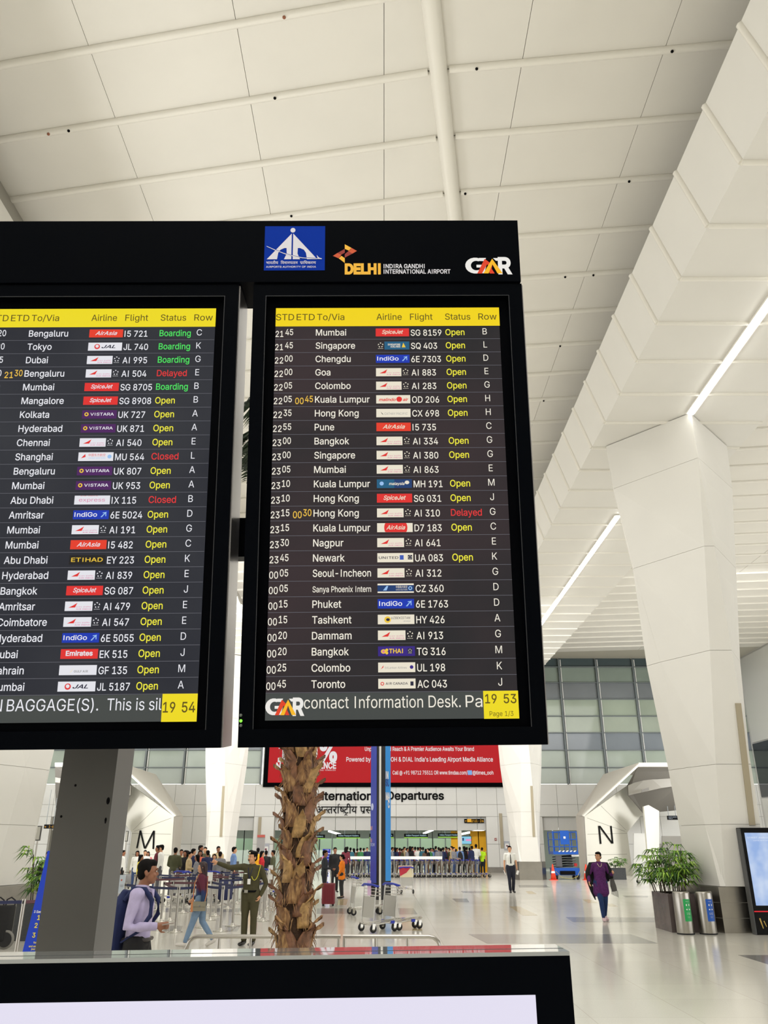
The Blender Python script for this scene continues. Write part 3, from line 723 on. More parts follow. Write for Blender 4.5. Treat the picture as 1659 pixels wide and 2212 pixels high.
def star(mb, T, x, y, m):
    for i in range(5):
        a = PI/2+i*2*PI/5; cx, cy = x+.0066*math.cos(a), y+.0066*math.sin(a)
        b = a+PI/2*.8
        mb.poly([T(cx+.0036*math.cos(b), cy+.0036*math.sin(b)), T(cx+.0026*math.cos(b+2.2), cy+.0026*math.sin(b+2.2)), T(cx+.0026*math.cos(b-2.2), cy+.0026*math.sin(b-2.2))], m)
    for i in range(4): mb.poly([T(x-.008+i*.0042, y-.0118), T(x-.0052+i*.0042, y-.0118), T(x-.0052+i*.0042, y-.0106), T(x-.008+i*.0042, y-.0106)], m)
def logo(kind, s, t, white):
    """draws one airline plate whose top left corner is s, t on the board plane"""
    mb = MB(); W_ = WhP if white else CrP
    L1 = lambda n: (lambda x, y: B(s+x, t+LH-y, n))
    T1, T2, T3 = L1(.0016), L1(.0021), L1(.0026)
    def R(x0, y0, x1, y1, m, T=T1): mb.poly([T(x0, y0), T(x1, y0), T(x1, y1), T(x0, y1)], m)
    def X(tx, x0, x1, y, cap, m, shear=0, bold=0, T=T2, fn=None): mb.text(tx, T(x0, y), Hh, Ud, cap/.727, m, width=x1-x0, shear=shear, bold=bold, font=fn)
    def D(cx, cy, r, m, T=T2, k=14, sx=1): mb.poly([T(cx+r*sx*math.cos(2*PI*i/k), cy+r*math.sin(2*PI*i/k)) for i in range(k)], m)
    if kind == 'spice': R(0, 0, LW, LH, RedP); X('SpiceJet', .019, .083, .0085, .012, W_, .3, .012)
    elif kind in ('asia', 'asiax'):
        if kind == 'asia': R(0, 0, LW, LH, RedP2)
        else: R(0, 0, LW, LH, W_); mb.poly([T2(.053+.033*math.cos(a_), min(LH, max(0, .013+.033*math.sin(a_)))) for a_ in [2*PI*i/40 for i in range(40)]], RedP); R(.02, 0, .021, .001, RedP)
        X('AirAsia', .018 if kind == 'asia' else .026, .084 if kind == 'asia' else .08, .0075, .012, W_, .35, .01, T=T3)
    elif kind == 'jal': R(0, 0, LW, LH, W_); D(.027, .013, .0085, RD); D(.027, .014, .005, W_, T3); X('JAL', .04, .082, .008, .010, inkN, .35, .02)
    elif kind == 'air':
        R(0, 0, LW*.75, LH, W_); mb.poly([T2(.010, .009), T2(.028, .0095), T2(.034, .0225), T2(.024, .016)], RedP)
        X('एअर इंडिया', .03, .072, .0095, .0028, pink, fn=DEVA); X('AIR INDIA', .031, .073, .0035, .0028, pink, bold=.02); star(mb, T2, .0885, .0155, W_)
    elif kind == 'vist': R(0, 0, LW, LH, PuP); D(.013, .0135, .0062, gold); D(.013, .0135, .003, PuP, T3); X('VISTARA', .024, .093, .0095, .0085, WT, 0, .01)
    elif kind == 'mu': R(0, 0, LW, LH, W_); mb.poly([T2(.008, .008), T2(.02, .021), T2(.012, .013), T2(.021, .012)], RD); X('中国东方航空', .029, .078, .0145, .0065, RD, fn='default'); X('CHINA EASTERN', .029, .078, .0065, .0045, skyb); D(.09, .013, .006, skyb)
    elif kind == 'exp': R(0, 0, LW, LH, W_); X('express', .013, .087, .0085, .0105, pink, 0, .0); X('AIR INDIA', .016, .066, .0238, .0022, RD)
    elif kind == 'indigo':
        R(0, 0, LW, LH, BlP); X('IndiGo', .004, .068, .0075, .0125, WT, 0, .012)
        mb.poly([T2(.078, .006), T2(.082, .0055), T2(.095, .0215), T2(.091, .0205)], skyb); mb.poly([T2(.083, .0175), T2(.0935, .018), T2(.094, .0205), T2(.084, .0195)], skyb); mb.poly([T2(.0905, .0195), T2(.092, .008), T2(.094, .009), T2(.0935, .0205)], skyb)
    elif kind == 'etihad': R(0, 0, LW, LH, BkP); X('ETIHAD', .006, .094, .0075, .0115, gold, 0, .01)
    elif kind == 'emir': R(0, 0, LW, LH, RedP); X('Emirates', .014, .087, .0085, .0125, W_, 0, .025)
    elif kind == 'gulf': R(0, 0, LW, LH, W_); X('GULF AIR', .04, .078, .007, .0055, gry, 0, .02); mb.poly([T2(.027, .005), T2(.034, .009), T2(.039, .019)], CrP)
    elif kind == 'sing': star(mb, T2, .0145, .0145, W_); R(.026, 0, LW, LH, Tq); X('SINGAPORE', .036, .074, .0135, .0055, W_, 0, .02); X('AIRLINES', .044, .074, .0065, .0055, W_, 0, .02); mb.poly([T2(.078, .0065), T2(.09, .007), T2(.083, .022)], gold)
    elif kind == 'mal': R(0, 0, LW, LH, W_); X('malindo', .008, .058, .0075, .009, RedP, .25, .02); D(.068, .013, .0085, RedP); X('air', .079, .095, .0075, .009, RedP, .25, .02)
    elif kind == 'cathay': R(0, 0, LW, LH, W_); X('CATHAY PACIFIC', .024, .092, .0075, .007, gry, 0, 0); mb.poly([T2(.013, .017), T2(.017, .010), T2(.022, .007), T2(.017, .013)], inkN)
    elif kind == 'mh': R(0, 0, LW*.5, LH, Tq); R(LW*.5, 0, LW, LH, DBl); D(.014, .0135, .006, skyb); X('malaysia', .035, .08, .009, .008, W_, .2, .015); D(.087, .0165, .0055, W_, sx=1.2)
    elif kind == 'ua': R(0, 0, LW, LH, W_); X('UNITED', .004, .059, .0095, .007, inkN, 0, .01); R(.063, .007, .074, .02, blu2, T2); R(.086, .007, .098, .0205, inkN, T2); star(mb, lambda x, y: T3(.092+(x-.092)*.6, .014+(y-.014)*.6), .092, .014, W_)
    elif kind == 'cz': R(0, 0, LW, LH, W_); R(0, .004, LW, .0215, DBl, L1(.0018)); mb.poly([T2(.015, .007), T2(.025, .007), T2(.03, .0195), T2(.025, .0195)], skyb); X('中国南方航空', .051, .083, .0135, .006, W_, fn='default'); X('CHINA SOUTHERN', .051, .083, .007, .0035, W_); D(.091, .013, .0055, skyb); D(.091, .013, .003, DBl, T3)
    elif kind == 'uz': R(0, 0, LW, LH, W_); D(.027, .0125, .0092, gold); D(.028, .0125, .004, inkN, T3, sx=1.3); X('UZBEKISTAN', .037, .09, .014, .0065, inkN, .2, 0); X('airways', .071, .09, .0065, .004, gry)
    elif kind == 'thai': R(0, 0, LW, LH, Vi); D(.015, .0125, .006, gold, sx=1.2); D(.015, .0125, .0035, pink, T3); D(.024, .0165, .004, gold); D(.024, .0085, .004, gold); X('THAI', .03, .068, .008, .0115, gold, 0, .02); R(.081, .006, .094, .021, inkN, T2); star(mb, lambda x, y: T3(.0875+(x-.0875)*.6, .014+(y-.014)*.6), .0875, .014, W_)
    elif kind == 'ul': R(0, 0, LW, LH, W_); mb.poly([T2(.007, .008), T2(.014, .013), T2(.015, .019)], RD); X('SriLankan Airlines', .018, .078, .0095, .0055, gry); D(.091, .0135, .005, Vi)
    elif kind == 'ac': R(0, 0, LW, LH, W_); D(.011, .013, .005, RD, k=10); D(.011, .013, .0028, W_, T3); X('AIR CANADA', .02, .08, .0105, .006, inkN, 0, .01); R(.087, .0075, .0955, .0185, inkN, T2)
    return mb
RIGHT = [('21', '45', '', '', 'Mumbai', 'spice', 'SG 8159', 'Open', 'B'), ('21', '45', '', '', 'Singapore', 'sing', 'SQ 403', 'Open', 'L'), ('22', '00', '', '', 'Chengdu', 'indigo', '6E 7303', 'Open', 'D'),
 ('22', '00', '', '', 'Goa', 'air', 'AI 883', 'Open', 'E'), ('22', '05', '', '', 'Colombo', 'air', 'AI 283', 'Open', 'G'), ('22', '05', '00', '45', 'Kuala Lumpur', 'mal', 'OD 206', 'Open', 'H'),
 ('22', '35', '', '', 'Hong Kong', 'cathay', 'CX 698', 'Open', 'H'), ('22', '55', '', '', 'Pune', 'asia', 'I5 735', '', 'C'), ('23', '00', '', '', 'Bangkok', 'air', 'AI 334', 'Open', 'G'),
 ('23', '00', '', '', 'Singapore', 'air', 'AI 380', 'Open', 'G'), ('23', '05', '', '', 'Mumbai', 'air', 'AI 863', '', 'E'), ('23', '10', '', '', 'Kuala Lumpur', 'mh', 'MH 191', 'Open', 'M'),
 ('23', '10', '', '', 'Hong Kong', 'spice', 'SG 031', 'Open', 'J'), ('23', '15', '00', '30', 'Hong Kong', 'air', 'AI 310', 'Delayed', 'G'), ('23', '15', '', '', 'Kuala Lumpur', 'asiax', 'D7 183', 'Open', 'C'),
 ('23', '30', '', '', 'Nagpur', 'air', 'AI 641', '', 'E'), ('23', '45', '', '', 'Newark', 'ua', 'UA 083', 'Open', 'K'), ('00', '05', '', '', 'Seoul-Incheon', 'air', 'AI 312', '', 'G'),
 ('00', '05', '', '', 'Sanya Phoenix Intern', 'cz', 'CZ 360', '', 'D'), ('00', '15', '', '', 'Phuket', 'indigo', '6E 1763', '', 'D'), ('00', '15', '', '', 'Tashkent', 'uz', 'HY 426', '', 'A'),
 ('00', '20', '', '', 'Dammam', 'air', 'AI 913', '', 'G'), ('00', '20', '', '', 'Bangkok', 'thai', 'TG 316', '', 'M'), ('00', '25', '', '', 'Colombo', 'ul', 'UL 198', '', 'K'), ('00', '45', '', '', 'Toronto', 'ac', 'AC 043', '', 'J')]
LEFT = [('20', '20', '', '', 'Bengaluru', 'asia', 'I5 721', 'Boarding', 'C'), ('20', '20', '', '', 'Tokyo', 'jal', 'JL 740', 'Boarding', 'K'), ('20', '25', '', '', 'Dubai', 'air', 'AI 995', 'Boarding', 'G'),
 ('20', '30', '21', '30', 'Bengaluru', 'air', 'AI 504', 'Delayed', 'E'), ('20', '30', '', '', 'Mumbai', 'spice', 'SG 8705', 'Boarding', 'B'), ('20', '35', '', '', 'Mangalore', 'spice', 'SG 8908', 'Open', 'B'),
 ('20', '40', '', '', 'Kolkata', 'vist', 'UK 727', 'Open', 'A'), ('20', '45', '', '', 'Hyderabad', 'vist', 'UK 871', 'Open', 'A'), ('20', '50', '', '', 'Chennai', 'air', 'AI 540', 'Open', 'E'),
 ('20', '55', '', '', 'Shanghai', 'mu', 'MU 564', 'Closed', 'L'), ('20', '55', '', '', 'Bengaluru', 'vist', 'UK 807', 'Open', 'A'), ('21', '00', '', '', 'Mumbai', 'vist', 'UK 953', 'Open', 'A'),
 ('21', '00', '', '', 'Abu Dhabi', 'exp', 'IX 115', 'Closed', 'B'), ('21', '10', '', '', 'Amritsar', 'indigo', '6E 5024', 'Open', 'D'), ('21', '10', '', '', 'Mumbai', 'air', 'AI 191', 'Open', 'G'),
 ('21', '15', '', '', 'Mumbai', 'asia', 'I5 482', 'Open', 'C'), ('21', '15', '', '', 'Abu Dhabi', 'etihad', 'EY 223', 'Open', 'K'), ('21', '20', '', '', 'Hyderabad', 'air', 'AI 839', 'Open', 'E'),
 ('21', '25', '', '', 'Bangkok', 'spice', 'SG 087', 'Open', 'J'), ('21', '30', '', '', 'Amritsar', 'air', 'AI 479', 'Open', 'E'), ('21', '30', '', '', 'Coimbatore', 'air', 'AI 547', 'Open', 'E'),
 ('21', '35', '', '', 'Hyderabad', 'indigo', '6E 5055', 'Open', 'D'), ('21', '35', '', '', 'Dubai', 'emir', 'EK 515', 'Open', 'J'), ('21', '40', '', '', 'Bahrain', 'gulf', 'GF 135', 'Open', 'M'), ('21', '40', '', '', 'Mumbai', 'jal', 'JL 5187', 'Open', 'A')]
HB = bp(840, 707.5)[1]; FB = bp(840, 1495)[1]; SB = bp(840, 1554)[1]; RH = (FB-HB)/25
FS = .0268; XS_ = .92
SZ = .0202/.727
def fx(s): return .161/(glyphs('Kuala Lumpur', INTER)[2])      # photographed width of one place name fixes the letter width
XSC = fx(0)/SZ
STAT = {'Open': YL, 'Boarding': GN, 'Delayed': RD, 'Closed': RD}
def monitor(off, rows, left):
    mb = MB(); w = WT if left else WW
    # housing: outer shell with recessed bezel
    o0, ot = bp(551, 622); o1 = bp(1123, 622)[0]; ob = bp(840, 1611)[1]
    o0 += off; o1 += off
    i0, it = bp(578, 650); i0 += off; i1 = bp(1095, 650)[0]+off; ib = SB+.022
    f = .028
    for a in ((o0, ot+.004, i0, ob), (i1, ot+.004, o1, ob), (i0, ot+.004, i1, it), (i0, ib, i1, ob)): brect(mb, *a, -.10, f, M_black)
    brect(mb, i0, it, i1, ib, -.10, .006, M_blackm)
    H = bpart(mb, 'monitor', None, 'black portrait monitor housing')
    mb = MB(); brect(mb, o1, ot+.004, o1+.004, ob, -.115, .02, smat('silver_edge', 150, 148, 150, rough=.3, metal=.8)); bpart(mb, 'edge_trim', H)
    for q in ((i0, it),): pass
    mb = MB()
    for a in ((i0-.002, it-.002, i0, ib), (i1, it-.002, i1+.002, ib), (i0, it-.002, i1, it)): brect(mb, *a, f-.002, f+.0006, smat('bezel_line', 42, 44, 50, rough=.3))
    bpart(mb, 'bezel_edge', H)
    mb = MB(); brect(mb, off, 0, off+.68, SB, .004, .0085, SCR_L if left else SCR_R); bpart(mb, 'screen', H, label='lit dark grey screen panel')
    z = .009
    mb = MB(); bflat(mb, off, 0, off+.681, HB, z+.0004, HY if left else HY2)
    for tx, s, wd in (('STD', 0.0, .055), ('ETD', .0625, .055), ('To/Via', .1245, .083), ('Airline', .305, .077), ('Flight', .407, .069), ('Status', .514, .077), ('Row', .6155, .056)):
        mb.text(tx, B(off+s+.001, HB*.5+.0105, z+.0015), Hh, Ud, .0205/.727, DK, width=wd, bold=.004)
    bpart(mb, 'header_row', H, label='yellow header row of column titles')
    for i, (h1, m1, h2, m2, city, lg, fl_, st, rw) in enumerate(rows):
        t0 = HB+RH*i; base = t0+RH*.5+.0095; mb = MB()
        T = lambda tx, s, dt=0, c=w, k=1: mb.text(tx, B(off+s, base+dt, z+.0015), Hh, Ud, SZ*k, c, xs=XSC, bold=.008)
        TW = lambda tx, s, wd, dt, c: mb.text(tx, B(off+s, base+dt, z+.0015), Hh, Ud, SZ*.97, c, width=wd, bold=.008)
        TW(h1, .001, .025 if '1' not in h1 else .0235, .004, w); TW(m1, .0305, .0235, -.002, w)
        if h2: TW(h2, .064, .025, .004, AM); TW(m2, .093, .0235, -.002, AM)
        if len(city) > 12: mb.text(city, B(off+.1225, base, z+.0015), Hh, Ud, SZ*(.8 if len(city) > 15 else 1), w, width=.163, bold=.008)
        else: T(city, .1225, 0, w)
        TW(fl_, .4095, glyphs(fl_, INTER)[2]*SZ*XSC*.9, .0015, w)
        if st: TW(st, .5145, {'Open': .058, 'Boarding': .094, 'Delayed': .0885, 'Closed': .078}[st], 0, STAT[st])
        mb.text(rw, B(off+.634, base-.002, z+.0015), Hh, Ud, SZ, w, xs=XSC, align='C')
        bflat(mb, off, t0+RH-.0009, off+.68, t0+RH+.0004, z+.0004, LNE)
        bpart(mb, 'flight_row', H)
        lm = logo(lg, off+.3035, t0+(RH-LH)/2-.0002, left)
        lm.v = [tuple(Vector(v)+Nn*(z-.0004)) for v in lm.v]
        bpart(lm, 'airline_logo', H)
    mb = MB(); bflat(mb, off, FB+.001, off+.68, SB, z+.0004, FTR)
    tb = FB+.0395; ts = .0335/.727
    def XT(tx, s0, s1, m, cap, t, al='L', bold=0): mb.text(tx, B(off+s0, t, z+(.0016 if m is not DK else .0028)), Hh, Ud, cap/.727, m, width=s1-s0, bold=bold)
    if left:
        XT('N', .138, .160, w, .031, tb+.002); XT('BAGGAGE(S).', .173, .4166, w, .031, tb+.002); XT('This is sil', .44, .585, w, .031, tb+.002)
    else: XT('contact Information Desk.', .1035, .525, w, .031, tb+.002); XT('Pa', .5385, .5835, w, .031, tb+.002)
    bpart(mb, 'ticker', H)
    mb = MB(); bflat(mb, off+.5865, FB-.0005, off+.681, SB+.0008, z+.0022, HY)
    if left: XT('19', .5895, .6225, DK, .0265, FB+.048, bold=.01); XT('54', .640, .676, DK, .0265, FB+.048, bold=.01)
    else:
        XT('19', .591, .6225, DK, .0235, FB+.032, bold=.01); XT('53', .641, .6755, DK, .0235, FB+.032, bold=.01); XT('Page 1/3', .6015, .6655, DK, .0125, FB+.0655)
    bpart(mb, 'clock_box', H, label='yellow clock box')
    if not left: gmr(mb_ := MB(), 0, FB+.058, .105, .044, z+.002); bpart(mb_, 'company_logo', H)
    mb = MB()
    if not left:
        for j, (py, m) in enumerate(((1545, smat('led_off', 110, 115, 110)), (1557, glow('led_green', 120, 255, 60, 2.0)), (1567, smat('led_off', 110, 115, 110)))):
            s, t = bp(524, py); c = B(s, t, f+.001); mb.ball(c, .0042, m, 8)
        bpart(mb, 'status_light', H, label='small green status light')
    return H
def gmr(mb, s0, tb, w, h, n):
    T = lambda x, y, d=0: B(s0+w*x, tb-h*y, n+d)
    ww = glow('gmr_white', 235, 232, 226); rr = glow('gmr_red', 222, 66, 36); yy = glow('gmr_yellow', 246, 184, 36)
    P = [T(.44, .86), T(.44, .99)]
    outer = [(.215+.215*math.cos(a), .5+.5*math.sin(a)) for a in [math.radians(d) for d in range(62, 299, 18)]]
    inner = [(.235+.115*math.cos(a), .5+.3*math.sin(a)) for a in [math.radians(d) for d in range(62, 299, 18)]]
    for i in range(len(outer)-1): mb.poly([T(*outer[i]), T(*outer[i+1]), T(*inner[i+1]), T(*inner[i])], ww)
    mb.poly([T(.3, .98), T(.45, .98), T(.42, .78), T(.28, .79)], ww); mb.poly([T(.24, .55), T(.44, .55), T(.40, .38), T(.24, .38)], ww); mb.poly([T(.31, .02), T(.4, .02), T(.45, .5), T(.33, .4)], ww)
    mb.poly([T(.42, .9, .0005), T(.24, 0, .0005), T(.38, 0, .0005), T(.43, .38, .0005), T(.55, .64, .0005)][:5], rr) if False else None
    mb.poly([T(.25, 0, .0005), T(.35, 0, .0005), T(.48, .62, .0005), T(.42, .92, .0005)], rr); mb.poly([T(.42, .92, .0005), T(.46, .60, .0005), T(.56, .30, .0005), T(.58, .55, .0005)], rr); mb.poly([T(.46, .3, .0004), T(.52, 0, .0004), T(.62, 0, .0004), T(.5, .6, .0004)], rr)
    mb.poly([T(.38, 0, .001), T(.49, 0, .001), T(.585, .6, .001), T(.58, .92, .001)], yy); mb.poly([T(.58, .92, .001), T(.575, .6, .001), T(.68, 0, .001), T(.79, 0, .001)], yy)
    mb.poly([T(.60, .97), T(.78, .97), T(.78, .8), T(.66, .8)], ww)
    mb.text('R', T(.7, .01), Hh, Ud, h*.96/.727, ww, width=w*.3, bold=.035)
monitor(0, RIGHT, False); monitor(OFFL, LEFT, True)
# header panel over both screens
mb = MB(); s1, t1 = bp(1113, 490); ob = bp(1120, 620)[1]
brect(mb, OFFL-.09, t1, s1+.001, ob, -.13, .034, M_black)
HD = bpart(mb, 'header_panel', None, 'black header panel with three emblems')
mb = MB(); s0, ta = bp(576, 503); sE, tb_ = bp(703, 597); n = .0348
bflat(mb, s0, ta, sE, tb_, n, smat('emblem_blue', 8, 52, 165, rough=.5, spec=.05))
ew, eh = sE-s0, tb_-ta; wp = smat('print_white', 228, 228, 240, rough=.4)
def E_(x, y, d=.0006): return B(s0+ew*x, ta+eh*y, n+d)
kx = lambda px: (px-60)/1400.0; ky = lambda py: (py-145)/1030.0
def Q(pts, m=wp, d=.0006): mb.poly([E_(kx(x), ky(y), d) for x, y in pts], m)
eb = MATS['emblem_blue']
Q([(685, 320), (685, 920), (510, 920), (578, 790), (570, 690), (520, 660), (430, 700), (380, 760), (350, 920), (120, 920)]) if False else None
# left and right half arches built from convex strips
LA = [((685, 320), (685, 920)), ]
def half(sgn):
    X0 = 702; 
    out = [(17, 320), (365, 690), (480, 815), (582, 920)]
    f = lambda dx: X0+sgn*dx
    Q([(f(17), 320), (f(130), 660), (f(125), 790), (f(17), 860)])
    Q([(f(17), 320), (f(365), 690), (f(270), 700), (f(180), 660), (f(130), 660)])
    Q([(f(17), 850), (f(125), 790), (f(185), 920), (f(17), 920)])
    Q([(f(365), 690), (f(582), 920), (f(345), 920), (f(320), 770), (f(270), 700)])
half(-1); half(1)
mb.poly([E_(kx(710+58*math.cos(a)), ky(243+55*math.sin(a))) for a in [2*PI*i/18 for i in range(18)]], wp)
sw_pts = [(110, 612), (320, 705), (560, 795), (760, 850), (960, 885), (1180, 900), (1390, 905)]
for (x0, y0), (x1, y1) in zip(sw_pts, sw_pts[1:]):
    Q([(x0, y0), (x1, y1), (x1, y1+17), (x0, y0+14)], wp, .0012); Q([(x0, y0-10), (x1, y1-10), (x1, y1), (x0, y0)], eb, .0011)
Q([(1270, 825), (1325, 885), (1390, 905), (1300, 915)], wp, .0012)
mb.text('AIRPORTS AUTHORITY OF INDIA', E_(kx(110), ky(1115)), Hh, Ud, eh*.04/.727, wp, width=ew*.82, bold=.01)
for sq, a_, b_ in (([A_('भ'), A_('ा'), A_('र'), A_('त'), A_('ी'), A_('य')], 110, 385), ([A_('ि'), A_('व'), A_('म'), A_('ा'), A_('न'), A_('प'), ('त', 0, .6), A_('त'), A_('न')], 445, 835), ([A_('प'), 'ra', A_('ा'), A_('ि'), A_('ध'), A_('क'), A_('र'), A_('ण')], 890, 1255)):
    try: put_hindi(mb, sq, E_(kx(a_), ky(1030)), Hh, Ud, eh*.055/.62, wp, ew*(b_-a_)/1400)
    except Exception as ex: print('H', ex)
bpart(mb, 'blue_emblem', HD, 'blue square emblem with white arch figure')
mb = MB()
def Hq(px, py, d=.0006): s, t = bp(px, py); return B(s, t, .034+d)
def S_(pts, m, d=.0006): mb.poly([Hq(710+x*.2411, 530+y*.2408, d) for x, y in pts], m)
o1_ = smat('mark_orange', 214, 84, 34, rough=.4); y1_ = smat('mark_yellow', 250, 190, 50, rough=.4); r1_ = smat('mark_dark_red', 150, 40, 26, rough=.4)
S_([(148, 47), (205, 78), (195, 108), (148, 88)], y1_); S_([(205, 78), (255, 106), (215, 130), (180, 108)], o1_); S_([(148, 135), (180, 108), (215, 130), (148, 166)], r1_)
S_([(148, 88), (148, 122), (118, 138), (82, 125)], r1_); S_([(82, 125), (118, 140), (95, 172), (43, 150)], o1_); S_([(95, 172), (118, 150), (148, 170), (148, 213)], y1_)
def ht(tx, px0, px1, yb, cap, m, bold=.02):
    a = bp(px0, yb); b = bp(px1, yb); c = bp(px0, yb-cap)
    mb.text(tx, B(a[0], a[1], .0346), Hh, Ud, (a[1]-c[1])/.727, m, width=b[0]-a[0], bold=bold)
ht('DELHI', 745.5, 822.5, 604, 20, y1_, .05)
ht('INDIRA GANDHI', 828.5, 916, 592.5, 8.7, wp); ht('INTERNATIONAL AIRPORT', 828.5, 971, 604, 8.7, wp)
bpart(mb, 'airport_wordmark', HD, 'orange diamond mark with yellow and white lettering')
mb = MB(); a = bp(1003, 604); b = bp(1103, 604); c = bp(1003, 570); gmr(mb, a[0], a[1], b[0]-a[0], a[1]-c[1], .0348); bpart(mb, 'company_logo', HD)
# the pole and the bar behind the screens
mb = MB(); pole_m = smat('pole_grey', 92, 91, 89, rough=.42, noise=.06, nscale=3); mb.box((-.92, 2.685, 1.9), (.168, .17, 3.8), pole_m)
POLE = bpart(mb, 'pole', None, 'grey painted square steel pole', keep=False)
mb = MB()
for x, z in ((-.955, 2.02), (-.985, 1.93)): mb.ball((x, 2.6, z), .004, M_ink, 8, (1, .3, 1))
for z, r in ((1.975, .009), (1.92, .006), (1.915, .0045)): mb.ball((-.848, 2.6, z), r, M_ink, 8, (.6, .3, 1.2))
bpart(mb, 'paint_chip', POLE, keep=False)
mb = MB(); t0_, t1_ = bp(525, 1100)[1], bp(525, 1180)[1]
for t, hh in (((t0_+t1_)/2, t1_-t0_),): brect(mb, OFFL+.05, t-hh*.55, .62, t+hh*.55, -.2, -.125, M_black)
brect(mb, OFFL+.55, .1, OFFL+.60, 1.1, -.125, -.1, M_black); brect(mb, .1, .1, .15, 1.1, -.125, -.1, M_black)
bpart(mb, 'crossbar', None, keep=False)
mb = MB(); q = B(-.42, (t0_+t1_)/2, -.2); mb.box((-.92, (2.6+q.y)/2, B(-.5, (t0_+t1_)/2, -.2).z), (.14, abs(2.6-q.y)+.1, .16), M_black); bpart(mb, 'bracket', None, keep=False)
mb = MB(); mb.box((-.92, 2.685, .01), (.4, .4, .02), pole_m); bpart(mb, 'base_plate', None, keep=False)
# ------------------------------------------------------------------ LOW KIOSK WITH WHITE SCREEN, cut by the lower picture edge
KH = Vector((1, .0243, .0101)).normalized(); KC = Vector((.3075, 1.5, 1.687))      # its upper front right corner
KN = Vector((.0243, -1, 0)).normalized()
def K(s, n, z): p = KC+KH*s+KN*n; return Vector((p.x, p.y, p.z+z))
KI = empty('information_kiosk', (-.5, 1.53, 0), 'black glossy-topped kiosk with a blank white screen in the near foreground', 'kiosk')
def kbox(mb, s0, s1, n0, n1, z0, z1, m):
    mb.hexa([K(s0, n1, z0), K(s1, n1, z0), K(s1, n0, z0), K(s0, n0, z0), K(s0, n1, z1), K(s1, n1, z1), K(s1, n0, z1), K(s0, n0, z1)], m)
def kpart(mb, name, label=None, par=None):
    o = mb.build(name, par or KI, label)
    if par is None: o.matrix_parent_inverse = Matrix.Translation(-Vector(KI.location))
    return o
mb = MB(); kbox(mb, -1.15, 0, -.105, 0, -.75, -.006, M_black); kpart(mb, 'body')
mb = MB(); kbox(mb, -1.12, -.02, -.09, -.015, -1.69, -.75, M_black); kpart(mb, 'pedestal')
mb = MB(); glass = mat('top_glass', (.33, .35, .35), rough=.04, spec=.9, coat=1); kbox(mb, -1.15, 0, -.105, 0, -.006, 0, glass); kpart(mb, 'top_panel', 'glossy glass top edge')
mb = MB(); kbox(mb, -1.15, 0, -.045, -.0435, -.0, .0004, smat('seam_dark', 70, 74, 74)); kpart(mb, 'seam')
d = ray(1157, 2149); kq = (KC-EYE).dot(KN)/d.dot(KN); q = EYE+d*kq-KC; sx1 = q.dot(KH); zt = q.z-KH.z*sx1
mb = MB(); kbox(mb, -1.05, sx1, 0, .002, -.7, zt, glow('kiosk_white', 226, 222, 240)); kpart(mb, 'screen', 'blank pale lilac screen')
mb = MB(); kbox(mb, sx1-.12, sx1-.036, .002, .003, zt-.5, zt-.044, glow('kiosk_blue', 70, 110, 215)); kpart(mb, 'screen_button')
# ------------------------------------------------------------------ PEOPLE: one continuous body each, clothes and hair as children
def loft(bm, st, fwd):
    """st: stations (point, half width, half depth); rings at right angles to the path, rounded ends"""
    P = [Vector(s[0]) for s in st]; n = 12; rings = []
    def ringat(p, t, rx, ry):
        a = t.cross(Vector(fwd))
        if a.length < .2: a = t.cross(Vector((0, 0, 1)))
        a.normalize(); b = a.cross(t).normalized()
        return [bm.verts.new(p+a*rx*math.cos(2*PI*k/n)+b*ry*math.sin(2*PI*k/n)) for k in range(n)]
    N = len(P)
    T = [(P[min(i+1, N-1)]-P[max(i-1, 0)]).normalized() for i in range(N)]
    r0, r1 = st[0], st[-1]
    for f in (.35, .8): 
        c = math.sqrt(1-(1-f)**2) if f < 1 else 1
        rings.append(ringat(P[0]-T[0]*min(r0[1], r0[2])*(1-f)*1.0, T[0], r0[1]*c, r0[2]*c))
    for i in range(N): rings.append(ringat(P[i], T[i], st[i][1], st[i][2]))
    for f in (.8, .35):
        c = math.sqrt(1-(1-f)**2)
        rings.append(ringat(P[-1]+T[-1]*min(r1[1], r1[2])*(1-f)*1.0, T[-1], r1[1]*c, r1[2]*c))
    for a, b in zip(rings, rings[1:]):
        for k in range(n): bm.faces.new([a[k], a[(k+1) % n], b[(k+1) % n], b[k]])
    bm.faces.new(rings[0][::-1]); bm.faces.new(rings[-1])
def blob(bm, c, r, R=None):
    m = Matrix.Translation(Vector(c)) @ (R.to_4x4() if R else Matrix.Identity(4)) @ Matrix.Diagonal((*r, 1))
    bmesh.ops.create_uvsphere(bm, u_segments=14, v_segments=9, radius=1, matrix=m)
def fused(fn, voxel, name, smooth=3):
    """fuses overlapping solids into one continuous skin"""
    bm = bmesh.new(); fn(bm); bmesh.ops.recalc_face_normals(bm, faces=bm.faces)
    me = bpy.data.meshes.new(name); bm.to_mesh(me); bm.free()
    o = bpy.data.objects.new(name, me); C.objects.link(o)
    m = o.modifiers.new('r', 'REMESH'); m.mode = 'VOXEL'; m.voxel_size = voxel; m.use_smooth_shade = True
    s = o.modifiers.new('s', 'SMOOTH'); s.iterations = smooth; s.factor = .5
    dg = bpy.context.evaluated_depsgraph_get(); r = bpy.data.meshes.new_from_object(o.evaluated_get(dg))
    bpy.data.objects.remove(o); bpy.data.meshes.remove(me); r.name = name
    return r
def put(me, name, parent, m, label=None):
    me = me.copy() if me.users and me.materials and me.materials[0] != m else me
    if not me.materials: me.materials.append(m)
    else: me.materials[0] = m
    return link(me, name, parent, label)
def lerp(a, b, t): return Vector(a)*(1-t)+Vector(b)*t
